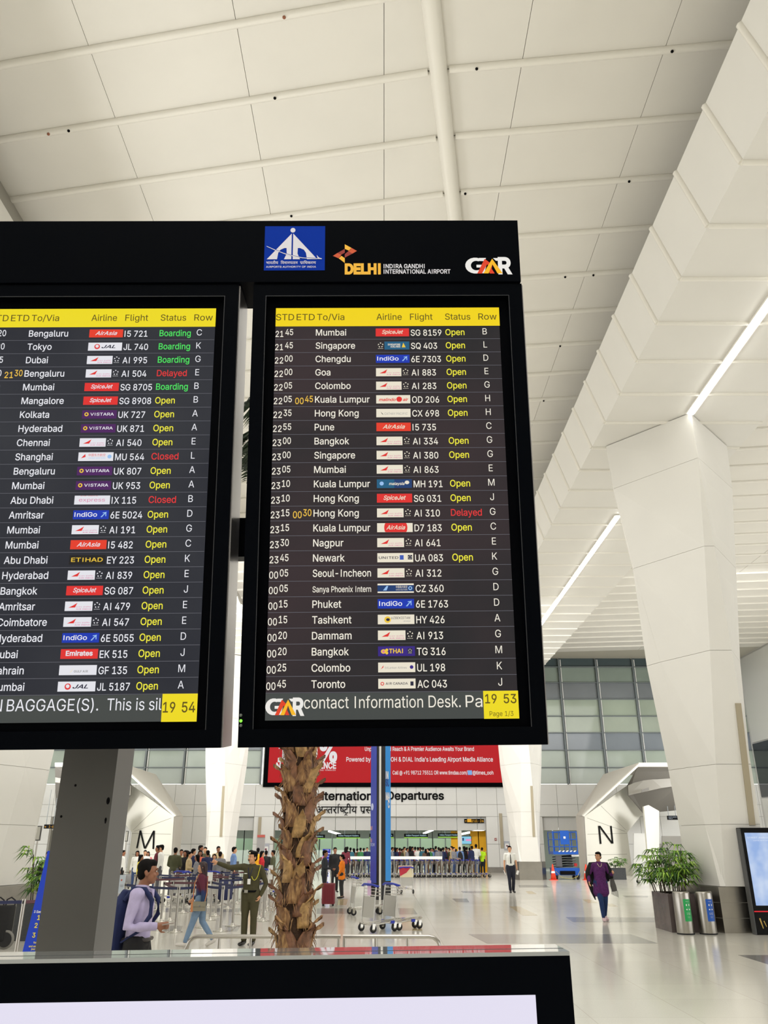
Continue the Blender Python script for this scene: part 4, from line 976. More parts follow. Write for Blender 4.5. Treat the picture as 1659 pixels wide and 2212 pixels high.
BASE = dict(head=(0, -.005, 1.625), neck=(0, .02, 1.47), chest=(0, .01, 1.30), waist=(0, .01, 1.08), pelvis=(0, .01, .95),
            sl=(.185, .015, 1.41), sr=(-.185, .015, 1.41), el=(.235, .035, 1.13), er=(-.235, .035, 1.13), wl=(.25, -.02, .88), wr=(-.25, -.02, .88),
            hl=(.09, .01, .92), hr=(-.09, .01, .92), kl=(.095, -.01, .50), kr=(-.095, -.01, .50), al=(.1, .03, .085), ar=(-.1, .03, .085), tl=(.115, -.13, .03), tr=(-.115, -.13, .03))
def hand(bm, w, e, palm_n, r=1.0, curl=.5, point=False):
    """palm, four unequal bent fingers and a thumb leaving the side of the palm"""
    w, e = Vector(w), Vector(e); d = (w-e).normalized(); s = d.cross(Vector(palm_n)).normalized(); n = s.cross(d).normalized()
    loft(bm, [(w-d*.01, .026, .02), (w+d*.04, .036, .017), (w+d*.085, .038, .014)], n)
    for i, (o, L) in enumerate(((-.029, .062), (-.010, .074), (.010, .070), (.029, .055))):
        c = 0 if (point and i == 0) else curl
        a = w+d*.08+s*o; k1 = a+(d*math.cos(c*.6)+n*math.sin(c*.6))*L*.5; k2 = k1+(d*math.cos(c*1.6)+n*math.sin(c*1.6))*L*.35; k3 = k2+(d*math.cos(c*2.4)+n*math.sin(c*2.4))*L*.25
        loft(bm, [(a, .0092, .0092), (k1, .0088, .0088), (k2, .008, .008), (k3, .007, .007)], (0, 0, 1))
    a = w+d*.02-s*.03; b = a+(d*.7-s*.75+n*.3).normalized()*.04; c_ = b+(d*.95-s*.1+n*.3).normalized()*.035
    loft(bm, [(a, .013, .013), (b, .0105, .0105), (c_, .009, .009)], (0, 0, 1))
def make_person(J=None, voxel=.02, hv=None, female=False, sleeve='long', top='shirt', bottom='trousers', hair='short', look=0.0, curl=(.5, .5), point=None, fat=1.0, hem=.93, eyes=False, moustache=False, bottom_end=None):
    """returns a list of (part name, mesh, material key)"""
    j = {k: Vector(v) for k, v in BASE.items()}
    for k, v in (J or {}).items(): j[k] = Vector(v)
    sw_ = .9 if female else 1.0; F_ = (0, -1, 0)
    torso = lambda g: [(j['pelvis']+Vector((0, 0, -.05)), .155*fat+g, .115*fat+g), (j['pelvis']+Vector((0, 0, .03)), .165*fat+g, .12*fat+g), (j['waist'], (.135 if female else .148)*fat+g, .105*fat+g),
                       (lerp(j['waist'], j['chest'], .6), .155*sw_*fat+g, .115*fat+g), (j['chest']+Vector((0, 0, .02)), .17*sw_+g, .118+g), (lerp(j['chest'], j['neck'], .62), .15*sw_+g, .095+g), (lerp(j['chest'], j['neck'], .88), .075+g, .068+g)]
    def arm(bm, s, g=0, end=1.0):
        S, E_, W2 = j['s'+s]*1, j['e'+s], j['w'+s]
        st = [(S, .056+g, .056+g), (lerp(S, E_, .5), .047+g, .047+g), (E_, .038+g, .038+g)]
        if end > .5: st += [(lerp(E_, W2, .4*min(1, end)), .036+g, .036+g), (lerp(E_, W2, end*.97), .028+g, .024+g)]
        loft(bm, st, F_)
    def sh(bm, g=0):
        for s in 'lr': loft(bm, [(lerp(j['chest'], j['neck'], .55), .07+g, .07+g), (j['s'+s], .058+g, .06+g)], F_)
    def leg(bm, s, g=0, end=1.0, flare=0):
        H, K_, A2 = j['h'+s], j['k'+s], j['a'+s]
        st = [(H+Vector((0, 0, .04)), .092*fat+g, .1*fat+g), (lerp(H, K_, .5), .075*fat+g, .078*fat+g), (K_, .055+g, .058+g)]
        if end > .5: st += [(lerp(K_, A2, .35), .05+g+flare*.3, .054+g+flare*.3), (lerp(K_, A2, end), .034+g+flare, .036+g+flare)]
        loft(bm, st, F_)
    hd = j['head']; Rz = Matrix.Rotation(look, 3, 'Z')
    def H(x, y, z): return hd+Rz @ Vector((x, y, z))
    def head(bm):
        loft(bm, [(j['neck']+Vector((0, 0, -.06)), .06, .06), (lerp(j['neck'], hd, .35), .052, .054), (hd+Vector((0, .01, -.06)), .052, .058)], F_)
        blob(bm, H(0, .012, .03), (.075, .092, .088), Rz); blob(bm, H(0, -.018, -.045), (.058, .068, .072), Rz); blob(bm, H(0, -.05, -.09), (.03, .03, .026), Rz)
        loft(bm, [(H(0, -.08, .015), .009, .01), (H(0, -.098, -.025), .014, .013)], (1, 0, 0)); blob(bm, H(0, -.087, .03), (.05, .014, .012), Rz)
        blob(bm, H(0, -.083, -.062), (.025, .012, .011), Rz)
        for s in (-1, 1): blob(bm, H(.076*s, .012, -.01), (.012, .022, .032), Rz); blob(bm, H(.036*s, -.07, -.03), (.022, .016, .022), Rz)
    def body(bm):
        loft(bm, torso(0), F_); sh(bm); head(bm)
        for i, s in enumerate('lr'):
            arm(bm, s); leg(bm, s)
            pn = Vector((-1 if s == 'l' else 1, -.2, 0))
            if abs((j['w'+s]-j['e'+s]).normalized().dot(pn)) > .8: pn = Vector((0, -1, 0))
            hand(bm, j['w'+s], j['e'+s], pn, 1, curl[i], point == s)
            A2, T2 = j['a'+s], j['t'+s]; loft(bm, [(A2+(A2-T2)*.25+Vector((0, 0, -.03)), .035, .035), (A2+Vector((0, 0, -.03)), .038, .04), (T2+Vector((0, 0, .01)), .04, .026)], (0, 0, 1))
    out = [('body', fused(body, hv or voxel, 'body'), 'skin')]
    send = {'long': 1.0, 'short': .5}[sleeve]
    def shirt(bm):
        t = torso(.014); t[0] = (Vector((j['pelvis'].x, j['pelvis'].y, hem)), (.17 if hem > .85 else .19)*fat+.014, (.125 if hem > .85 else .14)*fat+.014)
        if hem > .95: t = t[2:]; t.insert(0, (j['waist']+Vector((0, 0, -.1)), .152*fat+.014, .112*fat+.014))
        elif hem < .85: t[1] = (j['pelvis']+Vector((0, 0, .02)), .172*fat+.014, .128*fat+.014)
        loft(bm, t, F_); sh(bm, .014)
        for s in 'lr':
            if sleeve == 'long': arm(bm, s, .012, .97)
            else: loft(bm, [(j['s'+s], .068, .068), (lerp(j['s'+s], j['e'+s], .6), .062, .062)], F_)
        if female: 
            for s in (-1, 1): blob(bm, j['chest']+Vector((.07*s, -.085, -.01)), (.06, .05, .055))
    out.append((top, fused(shirt, voxel, top), 'top'))
    def trous(bm):
        loft(bm, [(j['pelvis']+Vector((0, 0, -.09)), .13*fat, .115*fat), (j['pelvis'], .172*fat, .13*fat), (j['pelvis']+Vector((0, 0, .075)), .162*fat, .122*fat)], F_)
        for s in 'lr': leg(bm, s, .014, (bottom_end or .93), .012 if not female else 0)
    if bottom == 'trousers': out.append(('trousers', fused(trous, voxel, 'trousers'), 'bottom'))
    def shoes(bm):
        for s in 'lr':
            A2, T2 = j['a'+s], j['t'+s]; loft(bm, [(A2+(A2-T2)*.3+Vector((0, 0, -.035)), .038, .042), (A2+Vector((0, 0, -.03)), .043, .048), (lerp(A2, T2, .6)+Vector((0, 0, -.01)), .052, .041), (T2+(T2-A2)*.06+Vector((0, 0, .012)), .052, .036)], (0, 0, 1))
    out.append(('shoes', fused(shoes, voxel, 'shoes', 2), 'shoe'))
    def hr(bm):
        if hair == 'bald': return
        blob(bm, H(0, .03, .05), (.084, .09, .082), Rz); blob(bm, H(0, -.03, .085), (.066, .055, .04), Rz)
        blob(bm, H(0, .06, -.01), (.07, .055, .07), Rz)
        for s in (-1, 1): loft(bm, [(H(.074*s, -.01, .04), .014, .02), (H(.075*s, 0, .0), .01, .016)], (1, 0, 0))
        if hair == 'long':
            loft(bm, [(H(0, .075, .03), .08, .045), (H(0, .09, -.1), .078, .04), (H(0, .1, -.2), .06, .03)], F_)
            for s in (-1, 1): loft(bm, [(H(.07*s, -.02, .06), .022, .03), (H(.08*s, .02, -.05), .02, .035), (H(.075*s, .06, -.14), .018, .03)], (1, 0, 0))
        if hair == 'bun': blob(bm, H(0, .12, -.02), (.045, .045, .045)); 
    if hair != 'bald': out.append(('hair', fused(hr, voxel*.8, 'hair', 2), 'hair'))
    if eyes:
        mb = MB()
        for s in (-1, 1):
            mb.ball(H(.031*s, -.0835, .008), .0105, M_white, 8, (1, .5, .7), Rz); mb.ball(H(.031*s, -.088, .008), .006, M_ink, 8, (1, .6, 1), Rz)
            mb.ball(H(.033*s, -.092, .033), .018, M_ink, 8, (1, .35, .22), Rz)
        o = mb.build('eyes'); me = o.data; bpy.data.objects.remove(o); out.append(('eyes', me, None))
        mb = MB(); mb.ball(H(0, -.0945, -.062), .022, smat('lips', 120, 62, 52, rough=.5), 8, (1, .3, .28), Rz)
        if moustache: mb.ball(H(0, -.1, -.047), .03, M_ink, 8, (1, .3, .25), Rz)
        o = mb.build('mouth'); me = o.data; bpy.data.objects.remove(o); out.append(('moustache' if moustache else 'mouth', me, None))
    return out, j
def stand(parts, loc, rz, H, cols, label, group=None, name='person'):
    r = empty(name, loc, label, 'person', group, rz=rz); r.scale = (H/1.73,)*3
    for n, me, k in parts:
        o = link(me, n, r)
        if k and cols.get(k):
            if not me.materials: me.materials.append(cols[k])
            o.material_slots[0].link = 'OBJECT'; o.material_slots[0].material = cols[k]
    return r
HAIR = smat('hair_black', 14, 11, 10, rough=.8, spec=.15); SKIN2 = smat('skin_light_brown', 205, 152, 116, rough=.5); SKIN3 = smat('skin_dark_brown', 146, 98, 72, rough=.5)
SHOE = smat('shoe_black', 20, 18, 18, rough=.35)
def cloth(n, r, g, b): return smat('cloth_'+n, r, g, b, rough=.85, noise=.12, nscale=9, bump=.3)
def gl(px, py): return fl(px, py, 0)
# --- man in lavender shirt with backpack, walking right
parts, j = make_person(dict(wr=(-.17, -.22, 1.13), er=(-.25, .06, 1.12), wl=(.18, -.05, .86), el=(.235, .06, 1.12), al=(.1, -.2, .09), kl=(.095, -.14, .5), tl=(.11, -.36, .04), ar=(-.1, .22, .12), kr=(-.095, .03, .5), tr=(-.11, .06, .03), head=(0, -.03, 1.62)),
                       .013, .0085, look=.25, curl=(.5, .9), hem=1.0, eyes=True)
b9 = at(300, 1960, 9.0)
LAV = stand(parts, (b9.x+.03, 9.0, 0), PI/2, 1.70, dict(skin=SKIN3, top=cloth('lavender', 178, 168, 202), bottom=cloth('black', 16, 15, 18), shoe=SHOE, hair=HAIR),
            'man in lavender shirt with navy backpack looking right, holding a phone')
mb = MB(); mb.tube([(.155, .01, 1.0), (.1, -.11, 1.0), (-.1, -.11, 1.0), (-.16, .01, 1.0), (-.1, .13, 1.0), (.1, .13, 1.0), (.155, .01, 1.0)], .019, smat('belt_dark', 52, 46, 44, rough=.5), 6); mb.build('belt', LAV)
mb = MB(); mb.prism([(.0, -.115, 1.385), (-.055, -.10, 1.43), (-.05, -.02, 1.455), (0, .07, 1.47), (.05, -.02, 1.455), (.055, -.10, 1.43)], (0, 0, .025), MATS['cloth_lavender']); mb.build('collar', LAV)
def pack(bm):
    loft(bm, [((0, .23, .86), .13, .075), ((0, .255, .95), .165, .105), ((0, .245, 1.15), .165, .105), ((0, .21, 1.32), .14, .085), ((0, .18, 1.42), .08, .05)], (0, -1, 0))
    blob(bm, (0, .33, 1.02), (.12, .05, .13))
nav = cloth('navy', 22, 34, 78)
me = fused(pack, .014, 'backpack', 3); me.materials.append(nav)
BP = empty('backpack', (b9.x+.03, 9.0, 0), 'large navy backpack worn by the man in the lavender shirt', 'backpack', rz=PI/2); BP.scale = LAV.scale
link(me, 'bag_body', BP)
mb = MB()
for s in (-1, 1):
    mb.tube([(.1*s, .16, 1.36), (.115*s, .07, 1.47), (.118*s, -.05, 1.46), (.13*s, -.13, 1.36), (.15*s, -.135, 1.22), (.175*s, -.04, 1.08), (.13*s, .14, .98)], [.02, .024, .026, .026, .024, .014, .01], nav, 8)
mb.build('shoulder_strap', BP)
w = j['wr']
mb = MB(); mb.box((w.x, w.y-.11, w.z+.02), (.07, .11, .009), smat('phone_grey', 150, 140, 132), M=Matrix.Rotation(-.15, 3, 'X')); o = mb.build('phone', label='pale phone in the hand of the man in the lavender shirt', cat='phone', loc=(b9.x+.03, 9.0, 0), rz=PI/2); o.scale = LAV.scale
# --- security officer pointing left
parts, j = make_person(dict(sr=(-.19, -.0, 1.44), er=(-.44, -.14, 1.43), wr=(-.68, -.22, 1.52), el=(.30, .06, 1.13), wl=(.21, -.02, .90), head=(0, -.02, 1.62), al=(.09, .03, .085), tl=(.10, -.15, .03)),
                       .013, .008, look=-.5, curl=(.7, 1.1), point='r', fat=1.08, hem=1.0, eyes=True, moustache=True)
gO = gl(535, 2043); khaki = cloth('olive_khaki', 66, 62, 36)
OFF = stand(parts, (gO.x, gO.y, 0), -.18, 1.72, dict(skin=SKIN2, top=khaki, bottom=khaki, shoe=SHOE, hair=HAIR), 'uniformed officer in olive khaki and black beret pointing to the left')
Rz = Matrix.Rotation(-.5, 3, 'Z'); hd = j['head']; Hp = lambda x, y, z: hd+Rz @ Vector((x, y, z))
def beret(bm): blob(bm, Hp(0, .02, .085), (.1, .112, .042), Rz); blob(bm, Hp(-.045, .0, .1), (.06, .07, .045), Rz)
me = fused(beret, .012, 'beret', 2); me.materials.append(M_ink); br_ = link(me, 'beret', OFF)
mb = MB(); mb.ball(Hp(.02, -.1, .09), .02, mat('badge_gold', (.8, .72, .45), rough=.3, metal=1), 8, (1.3, .3, .8), Rz); mb.ball(Hp(-.075, -.085, .13), .014, M_white, 8, (.7, .7, 1.8), Rz); mb.build('cap_badge', br_)
mb = MB(); mb.tube([(.17, .01, 1.0), (.11, -.125, .99), (-.11, -.125, .99), (-.175, .01, 1.0), (-.1, .145, 1.0), (.1, .145, 1.0), (.17, .01, 1.0)], .021, M_ink, 6); bl = mb.build('belt', OFF)
mb = MB(); mb.box((-.05, -.148, .99), (.075, .015, .055), M_chrome); mb.build('buckle', bl)
mb = MB(); mb.tube([(-.05, -.10, 1.43), (-.015, -.145, 1.3), (0, -.147, 1.22)], .006, nav, 5); mb.tube([(.05, -.10, 1.43), (.015, -.145, 1.3), (0, -.147, 1.22)], .006, nav, 5); ly = mb.build('lanyard', OFF)
mb = MB(); mb.box((0, -.152, 1.17), (.065, .006, .1), M_white); mb.build('id_card', ly)
mb = MB(); mb.tube([(.19, -.03, 1.47), (.185, -.1, 1.36), (.17, -.12, 1.27), (.14, -.135, 1.215), (.11, -.145, 1.195), (.08, -.15, 1.215), (.05, -.15, 1.27)], .007, smat('cord_yellow', 196, 190, 50, rough=.7), 6); mb.tube([(.14, .0, 1.485), (.2, .0, 1.46)], .012, smat('cord_yellow', 196, 190, 50), 6); mb.build('shoulder_cord', OFF)
mb = MB(); mb.box((-.085, -.135, 1.32), (.06, .006, .015), M_white); mb.box((-.09, -.132, 1.27), (.1, .004, .09), khaki); mb.build('name_tape', OFF)
# --- woman in maroon walking left
parts, j = make_person(dict(wl=(.25, .1, .86), el=(.235, .1, 1.12), wr=(-.22, -.2, .96), er=(-.225, .02, 1.13), al=(.08, -.26, .09), kl=(.085, -.12, .49), tl=(.09, -.42, .05), ar=(-.09, .33, .14), kr=(-.09, .06, .5), tr=(-.1, .2, .03), head=(0, -.02, 1.61)),
                       .014, .009, female=True, hair='long', curl=(.8, .8), hem=.86, eyes=True)
gW = gl(425, 2046)
mar = bpy.data.materials.new('maroon_print'); mar.use_nodes = True; nt = mar.node_tree; b_ = nt.nodes['Principled BSDF']; tc = nt.nodes.new('ShaderNodeTexCoord'); sp_ = nt.nodes.new('ShaderNodeSeparateXYZ'); ns = nt.nodes.new('ShaderNodeTexNoise'); ns.inputs['Scale'].default_value = 9
ad = nt.nodes.new('ShaderNodeMath'); ad.operation = 'MULTIPLY_ADD'; ad.inputs[1].default_value = .25; rp = nt.nodes.new('ShaderNodeValToRGB')
e = rp.color_ramp.elements; e[0].position = 1.15-1+.0; e[0].color = (*srgb(20, 60, 82), 1); e[1].position = .47; e[1].color = (*srgb(84, 20, 44), 1)
e0 = rp.color_ramp.elements.new(.38); e0.color = (*srgb(24, 40, 88), 1); mr = nt.nodes.new('ShaderNodeMapRange'); mr.inputs[1].default_value = .9; mr.inputs[2].default_value = 1.75
nt.links.new(tc.outputs['Object'], sp_.inputs[0]); nt.links.new(tc.outputs['Object'], ns.inputs['Vector']); nt.links.new(ns.outputs[0], ad.inputs[0]); nt.links.new(sp_.outputs[2], ad.inputs[2]); nt.links.new(ad.outputs[0], mr.inputs[0]); nt.links.new(mr.outputs[0], rp.inputs[0]); nt.links.new(rp.outputs[0], b_.inputs['Base Color']); b_.inputs['Roughness'].default_value = .8
WM = stand(parts, (gW.x, gW.y, 0), -PI/2, 1.53, dict(skin=SKIN2, top=mar, bottom=cloth('denim_pale', 112, 136, 162), shoe=smat('shoe_pale', 200, 195, 188), hair=smat('hair_brown', 42, 20, 22, rough=.5)), 'woman in maroon and blue top and pale jeans walking to the left')
HB_ = empty('handbag', (gW.x, gW.y, 0), 'grey and tan handbag hanging at the side of the woman in maroon', 'bag', rz=-PI/2); HB_.scale = WM.scale
mb = MB(); mb.box((.245, .04, .83), (.09, .27, .19), smat('bag_grey', 128, 122, 104, rough=.6)); mb.box((.295, .04, .875), (.012, .275, .1), smat('bag_grey', 128, 122, 104)); mb.build('bag_body', HB_)
mb = MB(); tan_ = smat('bag_tan', 186, 120, 74, rough=.6); mb.box((.245, -.12, .82), (.095, .05, .2), tan_); mb.build('side_panel', HB_)
mb = MB(); mb.tube([(.245, -.11, .92), (.2, -.125, 1.1), (.14, -.13, 1.3), (.02, -.08, 1.47), (-.06, .0, 1.49), (-.02, .12, 1.4), (.14, .16, 1.1), (.245, .15, .92)], .011, tan_, 6); mb.build('strap', HB_)
mb = MB(); mb.box((.305, .05, .84), (.008, .025, .02), M_chrome); mb.build('clasp', HB_)
w = j['wr']; mb = MB(); mb.box((w.x, w.y-.07, w.z-.07), (.01, .07, .14), smat('phone_maroon', 50, 24, 34, rough=.3), M=Matrix.Rotation(-.6, 3, 'X')); o = mb.build('phone', label='dark red phone in the hand of the woman in maroon', cat='phone', loc=(gW.x, gW.y, 0), rz=-PI/2); o.scale = WM.scale
# --- woman in purple tunic with black shawl, walking towards the camera
parts, j = make_person(dict(wr=(-.34, -.12, .98), er=(-.3, .05, 1.13), wl=(.33, -.14, 1.2), el=(.31, .06, 1.12), sl=(.18, .015, 1.40), sr=(-.18, .015, 1.40), al=(.08, .16, .12), kl=(.09, .0, .5), tl=(.1, .02, .03), ar=(-.03, -.1, .085), kr=(-.05, -.1, .5), tr=(-.05, -.26, .03)),
                       .015, .010, female=True, hair='bun', look=-.7, curl=(1.0, .5), hem=.72, eyes=True, fat=1.12)
gP = gl(1305, 1990)
PU = stand(parts, (gP.x, gP.y, 0), 0, 1.66, dict(skin=SKIN2, top=smat('cloth_purple', 82, 26, 92, rough=.85, noise=.35, nscale=30), bottom=cloth('blue_jeans', 22, 50, 98), shoe=smat('shoe_pink', 214, 186, 192), hair=HAIR), 'woman in purple tunic and black shawl walking towards the camera')
def shawl(bm):
    for s in (-1, 1):
        for y in (.02, .06): loft(bm, [((.07*s, y+.03, 1.46), .03, .05), ((.2*s, y, 1.42), .085, .06), ((.3*s, y+.02, 1.22), .085, .055), ((.315*s, y+.02, 1.08), .075, .04)], (0, -1, 0))
    loft(bm, [((-.315, .05, 1.1), .07, .03), ((-.29, .05, .95), .07, .02), ((-.24, .05, .75), .06, .015), ((-.17, .04, .52), .02, .01)], (0, -1, 0))
    loft(bm, [((0, .1, 1.45), .12, .03), ((0, .13, 1.2), .25, .03), ((.05, .13, .95), .28, .02)], (0, -1, 0))
me = fused(shawl, .015, 'shawl', 2); me.materials.append(smat('shawl_black', 20, 19, 22, rough=.9)); link(me, 'shawl', PU)
def shawl2(bm): loft(bm, [((.34, .06, 1.1), .05, .02), ((.36, .07, .9), .085, .015), ((.39, .08, .74), .09, .012)], (0, -1, 0))
me = fused(shawl2, .012, 'shawl_end', 1); me.materials.append(smat('shawl_grey', 92, 90, 88, rough=.9)); link(me, 'shawl_end', PU, label='thin grey fringed shawl end')
mb = MB()
for i in range(11): mb.tube([(.30+i*.018, .08, .75), (.302+i*.0185, .08, .66-.008*i)], .004, MATS['shawl_grey'], 4)
for x in (-.05, 0, .05): pass
mb.tube([(-.06, -.08, 1.45), (-.03, -.125, 1.38), (0, -.135, 1.36), (.03, -.125, 1.38), (.06, -.08, 1.45)], .005, mat('badge_gold', (.8, .72, .45)), 5); mb.build('fringe', PU)
# --- airline man in white short-sleeved shirt and dark tie
parts, j = make_person(dict(ar=(-.06, -.06, .085), tr=(-.08, -.2, .03), kr=(-.08, -.06, .5), al=(.07, .06, .1), tl=(.09, -.1, .03)), .017, .012, sleeve='short', hem=1.0, eyes=True)
gT = gl(1106, 1929)
WH = stand(parts, (gT.x, gT.y, 0), 0, 1.80, dict(skin=SKIN2, top=smat('cloth_white', 226, 226, 220, rough=.8), bottom=cloth('dark_navy', 20, 24, 40), shoe=SHOE, hair=HAIR), 'man in white short-sleeved shirt and black tie walking towards the camera')
mb = MB(); mb.prism([(-.012, -.128, 1.42), (.012, -.128, 1.42), (.022, -.158, 1.1), (0, -.16, 1.07), (-.022, -.158, 1.1)], (0, -.008, 0), M_ink); mb.box((.03, -.155, 1.1), (.05, .01, .08), M_white); mb.build('tie', WH)
w = j['wl']; 
for s in (1, -1):
    mb = MB(); q = Vector(j['wl' if s > 0 else 'wr']); mb.box((q.x+.01*s, q.y-.03, q.z-.13), (.01, .16, .16) if s < 0 else (.09, .07, .16), M_white, M=Matrix.Rotation(.35*s, 3, 'Y'))
    o = mb.build('paper', label='sheaf of white papers in the %s hand of the white-shirted man' % ('left' if s > 0 else 'right'), cat='paper', loc=(gT.x, gT.y, 0)); o.scale = WH.scale
# --- girl in orange sweater, and the people with her
parts, j = make_person(dict(wl=(.19, -.1, .95), el=(.24, .03, 1.13)), .02, .014, female=True, hair='bun', hem=.80)
gG = gl(737, 1941)
GI = stand(parts, (gG.x, gG.y, 0), -PI/2-.2, 1.50, dict(skin=SKIN2, top=cloth('orange', 236, 128, 10), bottom=smat('tights', 22, 22, 26), shoe=SHOE, hair=HAIR), 'girl in bright orange sweater and black leggings by the red suitcase')
mb = MB(); mb.lathe((0, .01, .7), [(.17, 0), (.175, .02), (.13, .14)], smat('skirt_grey', 52, 58, 70, rough=.8), 16); mb.build('skirt', GI)
TMPL = []
for kw in (dict(), dict(J=dict(wr=(-.1, -.3, 1.1), er=(-.25, 0, 1.13))), dict(female=True, hair='long', hem=.88), dict(J=dict(wl=(.16, -.32, 1.05), wr=(-.16, -.32, 1.05), er=(-.25, -.02, 1.12), el=(.25, -.02, 1.12), waist=(0, -.0, 1.08))),
           dict(J=dict(al=(.1, -.1, .085), tl=(.11, -.26, .03), kl=(.1, -.08, .5), ar=(-.1, .14, .1), tr=(-.11, 0, .03))), dict(sleeve='short', fat=1.1)):
    TMPL.append(make_person(voxel=.028, hv=.022, **kw)[0])
TC = [('black', 26, 26, 30), ('grey', 130, 130, 135), ('navy blue', 30, 40, 80), ('white', 222, 222, 218), ('maroon', 100, 30, 45), ('olive', 70, 72, 48), ('sky blue', 110, 140, 190), ('beige', 190, 170, 130), ('green', 60, 130, 80), ('pink', 205, 120, 125), ('brown', 95, 70, 55), ('teal', 40, 95, 110)]
BC = [('dark', 26, 28, 36), ('blue denim', 50, 70, 110), ('black', 16, 16, 18), ('brown', 90, 70, 52), ('grey', 90, 90, 95)]
def crowd(px, foot, H, rz, t, tc, label, group=None, bc=None, Y=None):
    g = gl(px, foot) if Y is None else Vector((at(px, 1850, Y).x, Y, 0))
    cc = TC[tc] if isinstance(tc, int) else tc; b = BC[bc if bc is not None else random.randrange(5)]
    return stand(TMPL[t], (g.x, g.y, 0), rz, H, dict(skin=random.choice((SKIN2, SKIN3, M_skin)), top=cloth(cc[0].replace(' ', '_'), *cc[1:]), bottom=cloth('b_'+b[0].replace(' ', '_'), *b[1:]), shoe=SHOE, hair=HAIR), label, group)
crowd(722, 1928, 1.74, .3, 0, 0, 'tall man in black behind the girl in the orange sweater', bc=2)
crowd(746, 1899, 1.72, PI, 2, 4, 'woman in dark maroon standing behind the trolley row near the orange sweater', bc=0)
crowd(700, 1947, 1.66, PI/2, 1, ('dark_teal', 34, 40, 46), 'person in dark clothes half hidden by the palm trunk, reaching right', bc=0)
# crowd behind the trolley row
A_B = [(1002, 0, 0), ]
crowd(995, 1892, 1.72, PI, 0, 6, 'man in pale blue shirt with black backpack in front of the trolleys', bc=2)
g = gl(995, 1892); r = empty('backpack', (g.x, g.y, 0), 'black backpack on the man in front of the trolleys', 'backpack', rz=PI)
me2 = link(me := fused(pack, .025, 'bag_body', 2), 'bag_body', r); me.materials.append(smat('pack_black', 24, 24, 26, rough=.8))
xs_ = [750, 757, 764, 772, 779, 786, 793, 848, 853, 858, 864, 869, 874, 880, 886, 891, 897, 903, 908, 914, 920, 925, 931, 936, 942, 948, 953, 958, 964, 970, 976, 985, 1003, 1009, 1015]
for i, px in enumerate(xs_):
    Y = 57.0+random.random()*3.2; tc = [0, 1, 2, 0, 9, 5, 2, 11, 0, 2, 8, 3, 7, 1, 10, 0, 4, 6][i*7 % 18]
    crowd(px, 0, random.uniform(1.58, 1.76), random.choice((PI, PI*.8, PI/2, -PI/2, PI*1.2, 0)), i % 6, tc, 'person in %s top queueing behind the trolley row, %s from the left' % (TC[tc][0], ordn(i)), 'crowd behind the trolley row', Y=Y)
crowd(1020, 0, 1.78, PI, 0, 2, 'person in navy top standing just left of the white-shirted traveller by the yellow partition', Y=57)
crowd(1029, 0, 1.88, PI, 3, 3, 'person in white shirt standing in front of the yellow partition', Y=57, bc=1)
crowd(1042, 0, 1.68, PI*.9, 5, ('lime', 190, 240, 30), 'person in fluorescent lime green top in front of the yellow partition', Y=57.5, bc=0)
crowd(981, 0, 1.70, .9, 3, 1, 'man in grey shirt leaning on the trolleys at the right', Y=55.6)
# queue at the left
Q = [(257, 1925, 1.62, 3, PI/2, 0, 'person in white top cut by the grey pole'), (295, 1945, 1.5, ('yellow', 226, 206, 70), PI/2, 2, 'woman in a yellow dress at the left end of the queue'), (288, 1925, 1.6, 3, 0, 2, 'woman in white behind the yellow dress'),
     (305, 1923, 1.62, 3, .3, 0, 'person in white directly under the letter M'), (312, 1918, 1.55, 9, 0, 2, 'person in pink right of the letter M foot'), (331, 1935, 1.82, 4, -PI/2, 0, 'person in maroon facing the tall man in white'), (338, 1935, 1.84, 3, -PI/2, 0, 'tall man in white shirt below the letter M'),
     (370, 1940, 1.74, 5, PI, 3, 'broad person in olive jacket seen from behind'), (384, 1930, 1.66, 7, .4, 0, 'person in beige behind the olive jacket'), (392, 1938, 1.64, 0, -.3, 2, 'person in black right of the olive jacket'), (402, 1942, 1.6, 7, PI/2, 1, 'person in beige bending over a trolley'),
     (410, 1938, 1.7, 2, PI*.7, 3, 'person in bright navy leaning forward in the queue'), (418, 1944, 1.5, 1, -PI/2, 2, 'person in light grey above the maroon woman'), (425, 1936, 1.64, ('coral', 220, 110, 80), .2, 2, 'woman in coral orange above the maroon woman'),
     (426, 1930, 1.82, 10, PI/2, 0, 'tall man in brown facing right in the queue'), (436, 1926, 1.75, 5, 0, 0, 'person in olive behind the tall man in brown'), (441, 1938, 1.64, 2, PI*1.2, 0, 'person in navy top left of the pointing hand'), (457, 1935, 1.5, 9, 0, 2, 'person in pink under the pointing hand'),
     (465, 1928, 1.78, 7, .5, 0, 'person with beige headscarf above the pointing hand'), (469, 1940, 1.6, 1, PI, 4, 'person in grey under the pointing arm'), (500, 1932, 1.76, 6, PI*.6, 0, 'man in blue shirt above the pointing arm'), (553, 1925, 1.72, ('amber', 238, 170, 20), PI, 0, 'person in amber yellow behind the officer'),
     (562, 1930, 1.6, ('red', 190, 30, 40), PI/2, 2, 'person in red between the officer and the palm trunk'), (571, 1922, 1.6, 0, PI, 0, 'person in black left of the palm trunk'), (586, 1925, 1.62, 5, -PI/2, 0, 'person in olive half behind the palm trunk'), (398, 1921, 1.6, 8, PI, 2, 'person in green in front of the passport sign'), (86, 1972, 1.66, 0, .3, 0, 'person in black behind the plants at the left')]
for px, ft, H_, tc, rz, t, lb in Q: crowd(px, ft, H_, rz, t, tc, lb, 'queue at the left')
